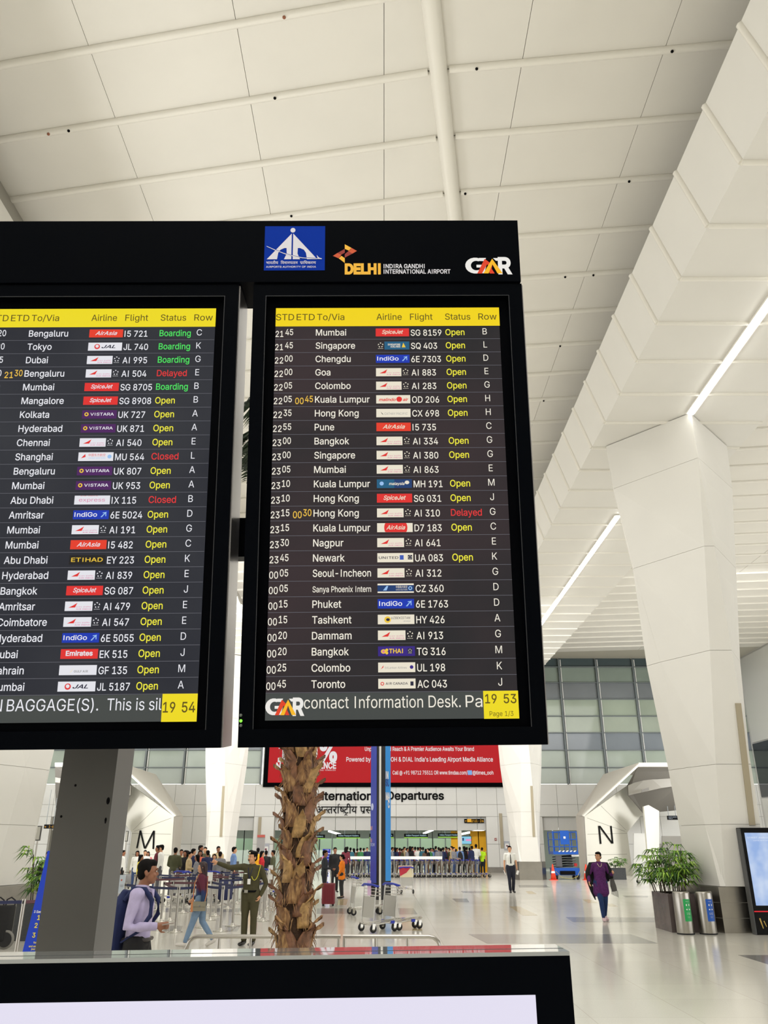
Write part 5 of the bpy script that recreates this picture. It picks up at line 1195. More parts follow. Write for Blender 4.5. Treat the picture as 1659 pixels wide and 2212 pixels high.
# ------------------------------------------------------------------ STANCHIONS AND BELTS
M_beltb = smat('belt_navy', 36, 42, 80, rough=.7); M_beltr = smat('belt_maroon', 92, 58, 66, rough=.7)
def make_stanchion():
    r = empty('stanchion', (0, 0, 0))
    mb = MB(); mb.lathe((0, 0, 0), [(.01, .0), (.17, .0), (.175, .012), (.05, .03), (.035, .075), (.0, .08)], M_chrome, 20); mb.build('base', r)
    mb = MB(); mb.cyl((0, 0, .05), .032, .82, M_steel, 14); mb.build('post', r)
    mb = MB(); mb.cyl((0, 0, .87), .036, .09, M_steel, 14); mb.box((0, -.036, .91), (.02, .012, .05), M_ink); mb.box((0, .036, .91), (.02, .012, .05), M_ink); mb.build('head', r)
    return r
proto_s = make_stanchion()
ST = [(32, 2074), (378, 2014), (476, 2012), (502, 2001), (453, 1988), (465, 1979), (366, 1989), (492, 1963), (560, 1984), (553, 1966), (439, 1973), (420, 1966), (395, 1972), (347, 1992), (262, 1998), (300, 1975),
      (340, 1966), (512, 1952), (572, 1971), (478, 1955), (450, 1957), (408, 1955), (368, 1958), (330, 1953), (285, 1958), (526, 1943), (496, 1945), (465, 1944), (432, 1945), (400, 1943), (366, 1944), (575, 1950), (580, 1961), (568, 1990), (436, 2004), (520, 1975)]
pos = []
for i, (px, py) in enumerate(ST):
    g = fl(px, py, .0); pos.append(g); o = proto_s if i == 0 else copy_tree(proto_s); o.location = (g.x, g.y, 0)
    cls = lambda y: 'front' if y > 1995 else 'middle' if y > 1960 else 'far'
    lb = 'steel queue post left of the blue sign' if i == 0 else 'steel queue post, %s from the left of the %s rows of the queue area' % (ordn(sorted(x for x, y in ST[1:] if cls(y) == cls(py)).index(px)), cls(py))
    tag(o, lb, 'queue post', 'queue posts at the left'+('' if i == 0 else ', front' if py > 1995 else ', middle' if py > 1960 else ', far'))
def belt(a, b, m, z=.91, lab=None):
    d = Vector((b.x-a.x, b.y-a.y, 0)); L = d.length; u = d/L; n = Vector((-u.y, u.x, 0))*.002; mb = MB(); k = 6; V = []
    for i in range(k+1):
        t = i/k; c = Vector((a.x, a.y, 0))+u*(.037+(L-.074)*t); zz = z-.03*L*(t*(1-t))
        V += [c+n+Vector((0, 0, zz-.027)), c+n+Vector((0, 0, zz+.027)), c-n+Vector((0, 0, zz+.027)), c-n+Vector((0, 0, zz-.027))]
    mb.add(V, [(4*i+j, 4*i+(j+1) % 4, 4*i+4+(j+1) % 4, 4*i+4+j) for i in range(k) for j in range(4)]+[(0, 1, 2, 3), (4*k+3, 4*k+2, 4*k+1, 4*k)], m)
    mb.build('queue_belt', label=lab, cat='belt', group='retractable belts between the queue posts')
BL = [(14, 1, 0), (13, 1, 1), (6, 13, 1), (1, 34, 0), (34, 2, 0), (4, 6, 1), (2, 33, 0), (4, 3, 0), (5, 35, 0), (10, 5, 1), (12, 10, 0), (15, 12, 1), (16, 11, 0), (11, 7, 1), (7, 18, 0), (24, 23, 1), (23, 22, 0), (22, 21, 1), (21, 20, 0), (20, 19, 1), (19, 17, 0), (30, 29, 1), (29, 28, 0), (28, 27, 1), (27, 26, 0), (26, 25, 1), (25, 31, 0), (8, 9, 0), (3, 8, 1)]
for i, (a, b, c) in enumerate(BL):
    n = ['navy', 'maroon patterned'][c]; py = max(ST[a][1], ST[b][1])
    belt(pos[a], pos[b], [M_beltb, M_beltr][c], lab='%s fabric belt between queue posts, %s row segment, %s counted from the front' % (n, 'near' if py > 1995 else 'middle' if py > 1960 else 'far', ordn(i)))
g0 = pos[0]; belt(g0+Vector((-1.6, .1, 0)), g0, M_beltb, lab='navy belt with small white print at the far left edge'); belt(g0, g0+Vector((.95, 1.6, 0)), M_beltr, lab='maroon patterned belt running behind the blue sign')
# framed notices clipped to posts
for i, (x0, x1, y0, y1, py, lb) in enumerate(((438, 460, 1884, 1919, 1988, 'white notice sheet above the shoulder of the maroon woman'), (579, 590, 1869, 1900, 1970, 'white notice sheet left of the palm trunk'), (255, 272, 1890, 1930, 1990, 'white and blue standing panel right of the grey pole'))):
    Y = fl(500, py).y; a, b = at(x0, y1, Y), at(x1, y0, Y)
    r = empty('notice_stand', ((a.x+b.x)/2, Y, 0), lb, 'notice'); w, h = b.x-a.x, b.z-a.z
    mb = MB(); mb.box((0, 0, a.z+h/2), (w, .02, h), M_white if i < 2 else smat('panel_pale_blue', 198, 208, 220)); mb.build('sheet', r)
    mb = MB(); mb.box((-.02, -.012, a.z+h*.72), (w*.25, .004, h*.1), smat('print_red', 190, 110, 100), M=Matrix.Rotation(.6, 3, 'Y')); mb.box((0, -.012, a.z+h*.45), (w*.6, .004, .012), smat('print_grey', 150, 150, 155)); mb.box((0, -.012, a.z+h*.38), (w*.5, .004, .012), smat('print_grey', 150, 150, 155)); mb.build('print', r)
    mb = MB(); mb.cyl((0, .02, .02), .02, a.z+h*.3, M_steel, 8); mb.lathe((0, .02, 0), [(0, 0), (.14, 0), (.02, .03)], M_steel, 12); mb.build('stand', r)
# ------------------------------------------------------------------ STAINLESS HANDRAILS in front
def handrail(px0, px1, posts, lb, c0, c1, Y=10.1):
    z = .90; a, b = at(px0, 2023, Y), at(px1, 2022, Y); r = empty('handrail', (a.x, Y, 0), lb, 'handrail', 'low steel handrails')
    L = b.x-a.x; mb = MB(); pts = []
    if c0: pts += [(0, 0, .02), (0, 0, z-.12), (.02, 0, z-.05), (.07, 0, z-.01)]
    else: pts += [(0, 0, z)]
    pts += [(.12, 0, z), (L-.12, 0, z)]
    pts += [(L-.07, 0, z-.01), (L-.02, 0, z-.05), (L, 0, z-.12), (L, 0, .02)] if c1 else [(L, 0, z)]
    mb.tube(pts, .022, M_steel, 10); mb.build('rail', r)
    for p in posts:
        x = at(p, 2030, Y).x-a.x; mb = MB(); mb.cyl((x, 0, 0), .017, z-.01, M_steel, 10); mb.lathe((x, 0, 0), [(.05, 0), (.05, .012), (.02, .02)], M_steel, 12); mb.build('post', r)
handrail(405, 736, [473, 541, 600, 666, 731], 'steel handrail in front of the officer and the palm trunk', True, False)
handrail(741, 950, [744, 811, 880], 'steel handrail in front of the luggage trolleys', False, True)
# ------------------------------------------------------------------ LUGGAGE TROLLEYS
def make_trolley(basket=True, blue=True):
    r = empty('luggage_trolley', (0, 0, 0)); W2 = .27
    mb = MB()
    for s in (-1, 1):
        mb.tube([(-.36, s*W2, .13), (-.33, s*W2, .5), (-.28, s*W2, .97)], .016, M_chrome, 8)
        mb.tube([(-.36, s*W2, .16), (.1, s*W2*.8, .2), (.5, s*.13, .24)], .015, M_chrome, 8)
    mb.tube([(.5, -.13, .24), (.56, 0, .25), (.5, .13, .24)], .015, M_chrome, 8); mb.tube([(-.36, -W2, .16), (-.36, W2, .16)], .014, M_chrome, 8)
    for y in (-.14, 0, .14): mb.tube([(-.36, y, .16), (.48, y*.8, .245)], .008, M_chrome, 6)
    mb.build('frame', r)
    mb = MB(); mb.prism([(-.345, -W2+.02, .3), (-.345, W2-.02, .3), (-.3, W2-.02, .74), (-.3, -W2+.02, .74)], (.008, 0, 0), smat('trolley_panel', 178, 176, 170, rough=.35)); mb.build('back_panel', r)
    mb = MB()
    for z in (.76, .83, .9): mb.tube([(-.3, -W2, z), (-.12, -W2+.03, z), (-.12, W2-.03, z), (-.3, W2, z)], .006, M_chrome, 5)
    for y in (-.2, -.1, 0, .1, .2): mb.tube([(-.3, y, .76), (-.12, y, .76), (-.12, y, .9)], .004, M_chrome, 4)
    mb.build('basket', r)
    mb = MB(); mb.tube([(-.3, -.3, .97), (-.34, -.18, 1.0), (-.34, .18, 1.0), (-.3, .3, .97)], [.03, .022, .022, .03], M_blue if blue else M_steel, 8)
    for s in (-1, 1): mb.ball((-.28, s*.31, .965), .05, M_blue if blue else M_steel, 8, (1.3, .8, .5))
    mb.box((-.31, 0, .985), (.07, .14, .04), M_blue); mb.build('handle', r)
    for x, y in ((-.36, W2), (-.36, -W2), (.45, .1), (.45, -.1)):
        mb = MB(); mb.lathe((x, y, .085), [(.0, -.018), (.06, -.018), (.082, -.014), (.085, 0), (.082, .014), (.06, .018), (0, .018)], M_rubber, 16, 'Y')
        mb.lathe((x, y, .085), [(0, -.022), (.035, -.022), (.035, .022), (0, .022)], M_chrome, 12, 'Y')
        for s in (-1, 1): mb.prism([(x-.035, y+s*.028, .08), (x+.03, y+s*.028, .08), (x+.05, y+s*.028, .17), (x-.03, y+s*.028, .185)], (0, .006, 0), M_chrome)
        mb.box((x+.01, y, .18), (.08, .062, .02), M_chrome); mb.build('wheel', r)
    mb = MB(); mb.box((.2, .21, .2), (.1, .03, .06), M_blue); mb.box((.2, -.21, .2), (.1, .03, .06), M_blue); mb.build('corner_pad', r)
    return r
tp = make_trolley()
def trol(px, py, rz, lb, first=False, group=None):
    g = fl(px, py); o = tp if first else copy_tree(tp); o.location = (g.x, g.y, 0); o.rotation_euler = (0, 0, rz); tag(o, lb, 'trolley', group); return o
trol(822, 2012, .55, 'luggage trolley with blue handle, left one of the front pair by the handrail', True)
trol(867, 2008, .55, 'luggage trolley with blue handle, right one of the front pair by the handrail')
trol(786, 1976, .25, 'luggage trolley behind the front pair, wheels turned to the left of the blue tower')
o = trol(872, 1930, 1.95, 'luggage trolley with a red and cream sign panel right of the blue tower')
mb = MB(); mb.prism([(-.33, -.3, .62), (-.33, .3, .62), (-.27, .34, 1.06), (-.27, -.34, 1.06)], (.012, 0, 0), smat('cream_panel', 226, 214, 178)); ad_ = mb.build('sign_panel', o)
mb = MB(); mb.prism([(-.337, .3, .66), (-.285, .32, 1.03), (-.285, -.25, 1.03), (-.33, .0, .8)], (-.004, 0, 0), smat('red_print', 190, 40, 62)); mb.build('print', ad_)
mb = MB(); mb.box((-.3, .02, .92), (.01, .15, .32), smat('leaflet_pink', 222, 190, 222)); mb.build('leaflet', tp)
for i in range(27):
    o = trol(757+i*10.9, 1894, .12, 'nested luggage trolley in the long row, %s from its left end' % ordn(i), group='long nested row of trolleys')
    g = Vector((at(757+i*10.9, 1850, 54).x, 54, 0)); o.location = g; o.scale = (1, 1, 1)
mb = MB(); a, b = at(748, 1853, 53.2), at(955, 1852, 53.2); mb.box(((a.x+b.x)/2, 53.2, a.z), (b.x-a.x, .25, .16), M_white)
r = mb.build('guard_rail', label='long white guard rail above the row of luggage trolleys', cat='rail')
for i in range(7):
    mb = MB(); x = a.x+(b.x-a.x)*(i+.02)/6.05; mb.box((x, 53.2, a.z/2), (.06, .06, a.z), M_steel); mb.build('post', r)
# a second group of trolleys pushed by the queue, left, and two by the portal marked N
for i, (px, py, rz, lb) in enumerate(((1398, 1908, PI, 'luggage trolley behind the potted palm, left one'), (1425, 1908, PI, 'luggage trolley behind the potted palm, right one'), (398, 1949, 1.2, 'luggage trolley in the queue left of the maroon woman'), (452, 1950, 1.6, 'luggage trolley in the queue below the pointing hand'), (378, 1951, PI, 'luggage trolley held by the person in the olive jacket'), (574, 1938, 1.0, 'luggage trolley left of the palm trunk'), (318, 1950, .8, 'luggage trolley behind the lavender shirt'))):
    trol(px, py, rz, lb)
for i, (px, py, h, col, lb) in enumerate(((270, 1920, .55, (120, 118, 118), 'grey duffel bag on a maroon barrier beside the grey pole'), (418, 1925, .5, (40, 60, 130), 'blue suitcase among the queue above the maroon woman'), (485, 1948, .6, (36, 44, 90), 'navy suitcase under the pointing arm'))):
    g = fl(px, py); r = empty('suitcase', (g.x, g.y, 0), lb, 'luggage'); m_ = smat('case_%d' % i, *col, rough=.6)
    mb = MB(); mb.tube([(0, 0, .06), (0, 0, .1), (0, 0, h), (0, 0, h+.06)], [.2, .26, .26, .2], m_, 10); mb.build('case', r)
    mb = MB(); mb.tube([(-.1, 0, h+.04), (-.1, 0, h+.14), (.1, 0, h+.14), (.1, 0, h+.04)], .014, M_ink, 6); mb.build('handle', r)
    mb = MB()
    for x in (-.15, .15): mb.lathe((x, 0, .035), [(0, -.02), (.035, -.02), (.035, .02), (0, .02)], M_rubber, 10, 'Y')
    mb.build('wheels', r)
# red suitcase
g = fl(709, 1957); r = empty('suitcase', (g.x, g.y, 0), 'dark red hard-shell suitcase with raised handle beside the palm trunk', 'luggage')
def rbox(mb, w, d, h, z, rad, m, n=5):
    P = []
    for cx, cy, a0 in ((w/2-rad, d/2-rad, 0), (-w/2+rad, d/2-rad, PI/2), (-w/2+rad, -d/2+rad, PI), (w/2-rad, -d/2+rad, 1.5*PI)):
        P += [(cx+rad*math.cos(a0+PI/2*i/n), cy+rad*math.sin(a0+PI/2*i/n)) for i in range(n+1)]
    N = len(P); V = []; 
    prof = [(.93, 0), (.985, .02), (1, .05), (1, h-.05), (.985, h-.02), (.93, h)]
    for k, zz in prof: V += [(x*k, y*k, z+zz) for x, y in P]
    mb.add(V, [(i*N+j, i*N+(j+1) % N, (i+1)*N+(j+1) % N, (i+1)*N+j) for i in range(len(prof)-1) for j in range(N)], m, True)
    mb.add(V[:N], [tuple(range(N))[::-1]], m); mb.add(V[-N:], [tuple(range(N))], m)
mr_ = smat('case_dark_red', 112, 22, 36, rough=.35)
mb = MB(); rbox(mb, .44, .27, .62, .06, .07, mr_); mb.build('shell', r)
mb = MB()
for x in (-.14, -.07, 0, .07, .14): mb.box((x, -.137, .37), (.02, .012, .5), mr_)
mb.build('shell_rib', r)
mb = MB(); mb.tube([(-.07, .06, .66), (-.07, .06, 1.05), (.07, .06, 1.05), (.07, .06, .66)], .009, M_chrome, 6); mb.build('handle', r)
for x in (-.16, .16):
    mb = MB(); mb.lathe((x, -.08, .035), [(0, -.015), (.035, -.015), (.035, .015), (0, .015)], M_rubber, 12, 'Y'); mb.box((x, -.08, .06), (.03, .05, .03), M_rubber); mb.build('wheel', r)
# standee behind the suitcase
Y = fl(705, 1918).y; a, b = at(695, 1917, Y), at(714, 1833, Y); r = empty('standee', ((a.x+b.x)/2, Y, 0), 'blue and white information standee behind the red suitcase', 'standee'); w, h = b.x-a.x, b.z
mb = MB(); mb.box((0, 0, h*.30), (w, .05, h*.56), smat('standee_white', 206, 210, 224)); mb.box((0, 0, .02), (w, .4, .04), M_steel); mb.build('lower_board', r)
mb = MB(); mb.box((0, 0, h*.78), (w, .05, h*.42), smat('standee_blue', 26, 40, 150)); mb.build('upper_board', r)
mb = MB(); prw = smat('print_pale', 190, 200, 235)
for z, ww, hh in ((.96, .5, .012), (.87, .8, .02), (.8, .6, .01), (.72, .6, .01)): mb.box((.02, -.03, h*z), (w*ww, .006, h*hh), prw)
for z in (.76, .7): mb.ball((-w*.42, -.03, h*z), .06, smat('print_pink', 205, 110, 160), 8, (1, .1, 1))
for z in (.48, .36, .30, .14): mb.box((0, -.03, h*z), (w*.6, .006, h*.03), smat('standee_blue', 26, 40, 150))
mb.build('print', r)
# ------------------------------------------------------------------ BLUE ADVERTISING TOWER
YT = fl(820, 1944).y; xc = at(821, 1850, YT).x; TW = empty('advertising_tower', (xc, YT, 0), 'tall three-sided blue advertising tower in the middle of the hall', 'advertising tower'); HT = 6.4
mb = MB(); q = [(-.36, .42), (-.035, 0), (.035, 0), (.40, .42)]
mb.prism([(x, y, 0) for x, y in q], (0, 0, HT), smat('tower_black', 16, 18, 24, rough=.3)); mb.build('core', TW)
nl = Vector((-.42, -.325, 0)).normalized(); nr = Vector((.42, -.365, 0)).normalized()
def tface(x0, y0, x1, y1, z0, z1, m, nn, off=.012): 
    mb.prism([Vector((x0, y0, z0))+nn*off, Vector((x1, y1, z0))+nn*off, Vector((x1, y1, z1))+nn*off, Vector((x0, y0, z1))+nn*off], -nn*.01, m)
mb = MB(); tface(-.355, .415, -.13, .125, .55, HT, mat('tower_violet_blue', srgb(62, 74, 172), rough=.25), nl); mb.build('left_face', TW, label='violet blue poster face')
mb = MB(); tface(.085, .085, .395, .415, .62, HT, smat('tower_sky_blue', 50, 146, 228, rough=.25), nr); mb.build('right_face', TW, label='sky blue poster face')
mb = MB(); mb.box((.0, -.006, HT/2), (.075, .01, HT), M_white); mb.build('edge_strip', TW, label='white vertical edge strip')
mb = MB(); rt = Vector((.365, .42, 0)).normalized()
def rz_(py): return at(821, py, YT).z
for s, py, m in (('IN', 1681, M_white), ('SU', 1697, smat('tower_navy_text', 28, 60, 140)), ('MA', 1727, M_white), ('C', 1744, M_white)):
    z = rz_(py); mb.text(s, Vector((.2 if s != 'C' else .28, .2 if s != 'C' else .285, z))+nr*.016, rt, U_, .26/.727, m, xs=.45, bold=.03)
mb.text('www', Vector((.19, .2, .42))+nr*.016, rt, U_, .08, M_white)
lt = Vector((.325, -.42, 0)).normalized()
for s, py, m in (('M', 1793, smat('tower_peach', 230, 170, 140)), ('N', 1820, smat('tower_peach', 230, 170, 140)), ('now', 1828, prw)): mb.text(s, Vector((-.35, .41, rz_(py)))+nl*.016, lt, U_, .2, m, xs=.7)
c = Vector((-.29, .333, rz_(1742)))+nl*.016; mb.poly([c+lt*.08*math.cos(2*PI*i/14)+U_*.13*math.sin(2*PI*i/14) for i in range(14)], prw)
mb.build('poster_text', TW)
# ------------------------------------------------------------------ PALM in front
TK = Vector((at(641, 1850, 8.0).x, 8.0, 0)); PT = empty('palm_tree', TK, 'tall indoor palm with shaggy brown trunk behind the departure board', 'palm tree'); HTK = 6.6
bark = bpy.data.materials.new('palm_bark'); bark.use_nodes = True; nt = bark.node_tree; bb = nt.nodes['Principled BSDF']; tc = nt.nodes.new('ShaderNodeTexCoord'); mpg = nt.nodes.new('ShaderNodeMapping'); mpg.inputs['Scale'].default_value = (16, 16, 5)
ns = nt.nodes.new('ShaderNodeTexNoise'); ns.inputs['Scale'].default_value = 2.2; ns.inputs['Detail'].default_value = 6; rp = nt.nodes.new('ShaderNodeValToRGB')
for p, c in ((.25, (62, 42, 26)), (.42, (112, 78, 50)), (.56, (150, 112, 70)), (.74, (186, 152, 104))):
    e = rp.color_ramp.elements.new(p); e.color = (*srgb(*c), 1)
rp.color_ramp.elements.remove(rp.color_ramp.elements[0]); rp.color_ramp.elements.remove(rp.color_ramp.elements[-1])
bm_ = nt.nodes.new('ShaderNodeBump'); bm_.inputs['Strength'].default_value = .6; bm_.inputs['Distance'].default_value = .02
nt.links.new(tc.outputs['Object'], mpg.inputs[0]); nt.links.new(mpg.outputs[0], ns.inputs['Vector']); nt.links.new(ns.outputs[0], rp.inputs[0]); nt.links.new(rp.outputs[0], bb.inputs['Base Color']); nt.links.new(ns.outputs[0], bm_.inputs['Height']); nt.links.new(bm_.outputs[0], bb.inputs['Normal']); bb.inputs['Roughness'].default_value = .65
fib = smat('palm_fibre', 58, 38, 22, rough=.9, noise=.4, nscale=30, bump=.8)
bootm = [bark, smat('boot_light', 164, 130, 82, rough=.6, noise=.4, nscale=22, bump=.5), smat('boot_reddish', 118, 80, 56, rough=.5, noise=.45, nscale=18, bump=.5)]
mb = MB(); n = 18; zz = [i*.15 for i in range(int(HTK/.15)+1)]; V = []
for z in zz:
    for k in range(n): rr = .122+.025*max(0, 1-z/1.8)+random.uniform(-.02, .02); V.append((rr*math.cos(2*PI*k/n), rr*math.sin(2*PI*k/n), z))
mb.add(V, [(i*n+k, i*n+(k+1) % n, (i+1)*n+(k+1) % n, (i+1)*n+k) for i in range(len(zz)-1) for k in range(n)], fib, True); mb.build('trunk', PT)
def boot(z, a, sc, m, tw):
    """old leaf base: broad at the trunk, rising, thinning and curling outwards at its cut tip"""
    mb = MB(); R = Vector((math.cos(a), math.sin(a), 0)); T_ = Vector((-math.sin(a), math.cos(a), 0)); V = []; N = 7; W = 5
    for i in range(N+1):
        t = i/N; wd = sc*(.052*(1-t)**1.2+.024+.022*math.sin(PI*t)-.013*t); out = .122+.025*max(0, 1-z/1.8)+.03*t+.07*t**3.5*sc*1.3; zz_ = z+sc*.30*t-.035*t**4
        for k in range(W+1):
            s = k/W*2-1; V.append(R*(out+.03*(1-s*s)*(1-t)-.025*s*s+(.02*s*s*t))+T_*(s*wd+tw*t*.10)+Vector((0, 0, zz_-(.03*s*s if t > .8 else 0))))
    M2 = len(V); th = .016
    V += [v-R*th for v in V]
    f = [(i*(W+1)+k, i*(W+1)+k+1, (i+1)*(W+1)+k+1, (i+1)*(W+1)+k) for i in range(N) for k in range(W)]
    f += [tuple(q+M2 for q in g[::-1]) for g in f]
    e = [(i*(W+1), (i+1)*(W+1)) for i in range(N)]+[((i+1)*(W+1)+W, i*(W+1)+W) for i in range(N)]+[(N*(W+1)+k, N*(W+1)+k+1) for k in range(W)]+[(k+1, k) for k in range(W)]
    f += [(p, p+M2, q+M2, q) for p, q in e]
    mb.add(V, f, m, True); mb.build('leaf_base', PT)
i = 0; z = .15
while z < 4.6:
    for q in range(5):
        a = -PI/2+(i*2.399) % (2*PI)-PI; boot(z+random.uniform(-.04, .04), a, random.uniform(.8, 1.08), bootm[random.randrange(3)], random.choice((-1, 1))*random.uniform(.3, 1)); i += 1
    z += .125
mb = MB()
for k in range(900):
    a = random.uniform(0, 2*PI); z = random.uniform(.3, 4.5); r0 = random.uniform(.13, .17); L = random.uniform(.06, .14); d = random.choice((-1, 1))*random.uniform(0, .03)
    p = Vector((r0*math.cos(a), r0*math.sin(a), z)); t = Vector((-math.sin(a), math.cos(a), 0)); o_ = Vector((math.cos(a), math.sin(a), 0))
    mb.tube([p, p+t*d+o_*.03+Vector((0, 0, -L*.5)), p+t*d*2+o_*.04+Vector((0, 0, -L))], [.004, .003, .001], bark, 4, False)
o = mb.build('trunk_fibre', PT, kind='stuff')
leafg = smat('frond_dark_green', 36, 52, 30, rough=.5, noise=.35, nscale=6); leafd = smat('frond_dry', 92, 86, 56, rough=.7)
def frond(base, az, L, droop, m):
    mb = MB(); d = Vector((math.cos(az), math.sin(az), 0)); pts = []
    for i in range(9):
        t = i/8; pts.append(Vector(base)+d*(L*(t-.22*t*t))+Vector((0, 0, .38*L*t*(1-droop*t*1.6))))
    mb.tube(pts, [.016-.0017*i for i in range(9)], m, 5); s = d.cross(Vector((0, 0, 1)))
    for i in range(44):
        t = .12+.86*i/44; k = t*8; q = int(k); p = pts[q].lerp(pts[min(q+1, 8)], k-q); ll = .42*L*math.sin(PI*min(.95, t*.85+.12))
        for sg in (-1, 1):
            tip = p+s*sg*ll*.72+d*ll*.5-Vector((0, 0, ll*(.45+.3*random.random()))); mid = p.lerp(tip, .45)+Vector((0, 0, ll*.12)); w_ = Vector((d.x, d.y, .2))*.011
            mb.add([p-w_, p+w_, mid+w_*1.2, tip, mid-w_*1.2], [(0, 1, 2, 3, 4)], m)
    return mb
for i in range(22):
    az = i*2.399; dr = random.uniform(.75, 1.5)
    frond((0, 0, HTK-.25+random.uniform(-.3, .15)), az, random.uniform(.95, 1.2), dr, leafg if i % 7 else leafd).build('frond', PT)
mb = MB(); mb.lathe((0, 0, 0), [(.0, 0), (.62, 0), (.66, .05), (.66, .45), (.6, .5), (.55, .44), (0, .42)], smat('planter_stone', 80, 80, 82, rough=.5), 28); mb.build('planter', PT)
# ------------------------------------------------------------------ POTTED PALMS
def leafy(name, loc, label, n, hmin, hmax, spread, m, box=None, seed=3, flop=1):
    random.seed(seed); r = empty(name, loc, label, 'plant')
    if box:
        bx, by, bz, bm2 = box; mb = MB(); 
        for c, d in (((0, -by/2+.02, bz/2), (bx, .04, bz)), ((0, by/2-.02, bz/2), (bx, .04, bz)), ((-bx/2+.02, 0, bz/2), (.04, by-.08, bz)), ((bx/2-.02, 0, bz/2), (.04, by-.08, bz))): mb.box(c, d, bm2)
        mb.build('planter_box', r); mb = MB(); mb.box((0, 0, bz*.9), (bx-.08, by-.08, .04), smat('soil', 36, 28, 22, rough=.95)); mb.build('soil', r)
    z0 = box[2]*.9 if box else 0
    for i in range(n):
        x = random.uniform(-.42, .42)*(box[0] if box else .6); y = random.uniform(-.42, .42)*(box[1] if box else .6); h = random.uniform(hmin, hmax); lean = Vector((x*spread, y*spread*.6, 0))*random.uniform(.5, 1.2)
        top = Vector((x, y, h))+lean; mb = MB(); mb.tube([(x, y, z0-.02), Vector((x, y, z0)).lerp(top, .5)+lean*-.1, top], [.012, .01, .007], smat('cane', 62, 50, 34, rough=.8), 5); st = mb.build('stem', r)
        for lev in range(5):
            c = Vector((x, y, z0)).lerp(top, .45+.14*lev)
            az0 = random.uniform(0, 6.28); fd = Vector((math.cos(az0), math.sin(az0), .25))*random.uniform(.08, .2); mb = MB(); e = c+fd; mb.tube([c, e], .004, m[0], 4, False); k = random.randint(6, 8)
            for q in range(k):
                a = az0+(q-(k-1)/2)*.42; L = random.uniform(.24, .36); dd = Vector((math.cos(a), math.sin(a), 0)); s = Vector((-dd.y, dd.x, 0))*.022
                m1 = e+dd*L*.45+Vector((0, 0, .05)); tip = e+dd*L-Vector((0, 0, L*random.uniform(.1, .5)*flop)); mat_ = random.choice(m)
                mb.add([e, m1+s, tip, m1-s, m1+Vector((0, 0, .008))], [(0, 1, 4), (1, 2, 4), (2, 3, 4), (3, 0, 4)], mat_)
            mb.build('leaf_fan', r)
    return r
lg1 = smat('leaf_green', 98, 142, 44, rough=.45); lg2 = smat('leaf_bright', 146, 182, 66, rough=.45); lg3 = smat('leaf_deep', 48, 84, 36, rough=.5)
pbrown = smat('planter_brown', 88, 78, 76, rough=.25, noise=.15, nscale=4)
leafy('potted_palm', (6.93, 21.1, 0), 'leafy green potted palm in a dark box planter behind the litter bins', 24, 1.1, 1.85, .55, [lg1, lg2, lg3, lg1], (.68, 1.2, .8, pbrown), 5)
leafy('potted_palm', (-7.15, 19.15, 0), 'potted palm behind the blue sign at the left edge', 12, 1.0, 1.75, .3, [lg1, lg3, lg2], (1.25, .8, .7, smat('planter_charcoal', 58, 60, 62, rough=.5, noise=.2, nscale=20)), 8)
gq = fl(1333, 1900); leafy('potted_shrub', (gq.x, gq.y, 0), 'small potted shrub behind the woman in the purple tunic', 6, .7, 1.15, .5, [lg3, lg1], (.95, .6, .62, smat('planter_charcoal', 58, 60, 62)), 11)
random.seed(5)
# ------------------------------------------------------------------ LITTER BINS
def bin_(px, col, label, title, l1):
    g = fl(px, 2018); r = empty('litter_bin', (g.x, g.y, 0), label, 'bin')
    mb = MB(); mb.lathe((0, 0, 0), [(.0, .0), (.185, .0), (.19, .02), (.19, .84), (.18, .87), (.13, .875)], M_steel, 32); mb.build('body', r)
    mb = MB(); mb.lathe((0, 0, 0), [(.13, .875), (.125, .80), (0, .79)], M_ink, 24); mb.build('opening', r)
    mb = MB(); mb.lathe((0, 0, 0), [(.192, .0), (.195, .02), (.192, .03)], M_rubber, 32); mb.build('foot_ring', r)
    n = 8; a0, a1 = -PI/2-.32+.12, -PI/2+.62+.12; R = .193; mb = MB(); P = lambda t, z, rr=R: Vector((rr*math.cos(a0+(a1-a0)*t), rr*math.sin(a0+(a1-a0)*t), z))
    z0, z1 = .27, .72
    mb.add([P(i/n, z) for z in (z0, z1) for i in range(n+1)], [(i, i+1, n+2+i, n+1+i) for i in range(n)], col, True); st = mb.build('sticker', r)
    mb = MB(); d = (P(.62, 0)-P(.45, 0)).normalized()
    def tx(s, t, z, h, w): mb.text(s, P(t, z, R+.0035), (P(min(1, t+.35), 0)-P(t, 0)).normalized(), U_, h/.727, M_white, width=w)
    tx(title, .3, .665, .012, .075); tx(l1, .27, .43, .014, .09); tx('RECYCLE', .27, .405, .014, .09) if 0 else None; tx('ONLY HERE', .27, .405, .012, .085); tx('Please use the', .36, .36, .008, .06); tx('correct bin', .36, .342, .008, .055)
    for t, z in ((.36, .6), (.72, .6), (.36, .51), (.72, .51)):
        c = P(t, z, R+.003); u = (P(t+.1, 0)-P(t-.1, 0)).normalized(); k = 8; w_ = .014 if z > .55 else .018
        mb.poly([c+u*w_*math.cos(2*PI*i/k)+U_*(.022 if z > .55 else .014)*math.sin(2*PI*i/k) for i in range(k)], M_white)
    mb.build('sticker_print', st)
bin_(1482, smat('sticker_green', 30, 160, 84, rough=.4), 'steel litter bin with a green sticker', 'ORGANIC', 'FOOD WASTE'); bin_(1531, smat('sticker_blue', 20, 84, 180, rough=.4), 'steel litter bin with a blue sticker', 'RECYCLABLE', 'DRY WASTE')
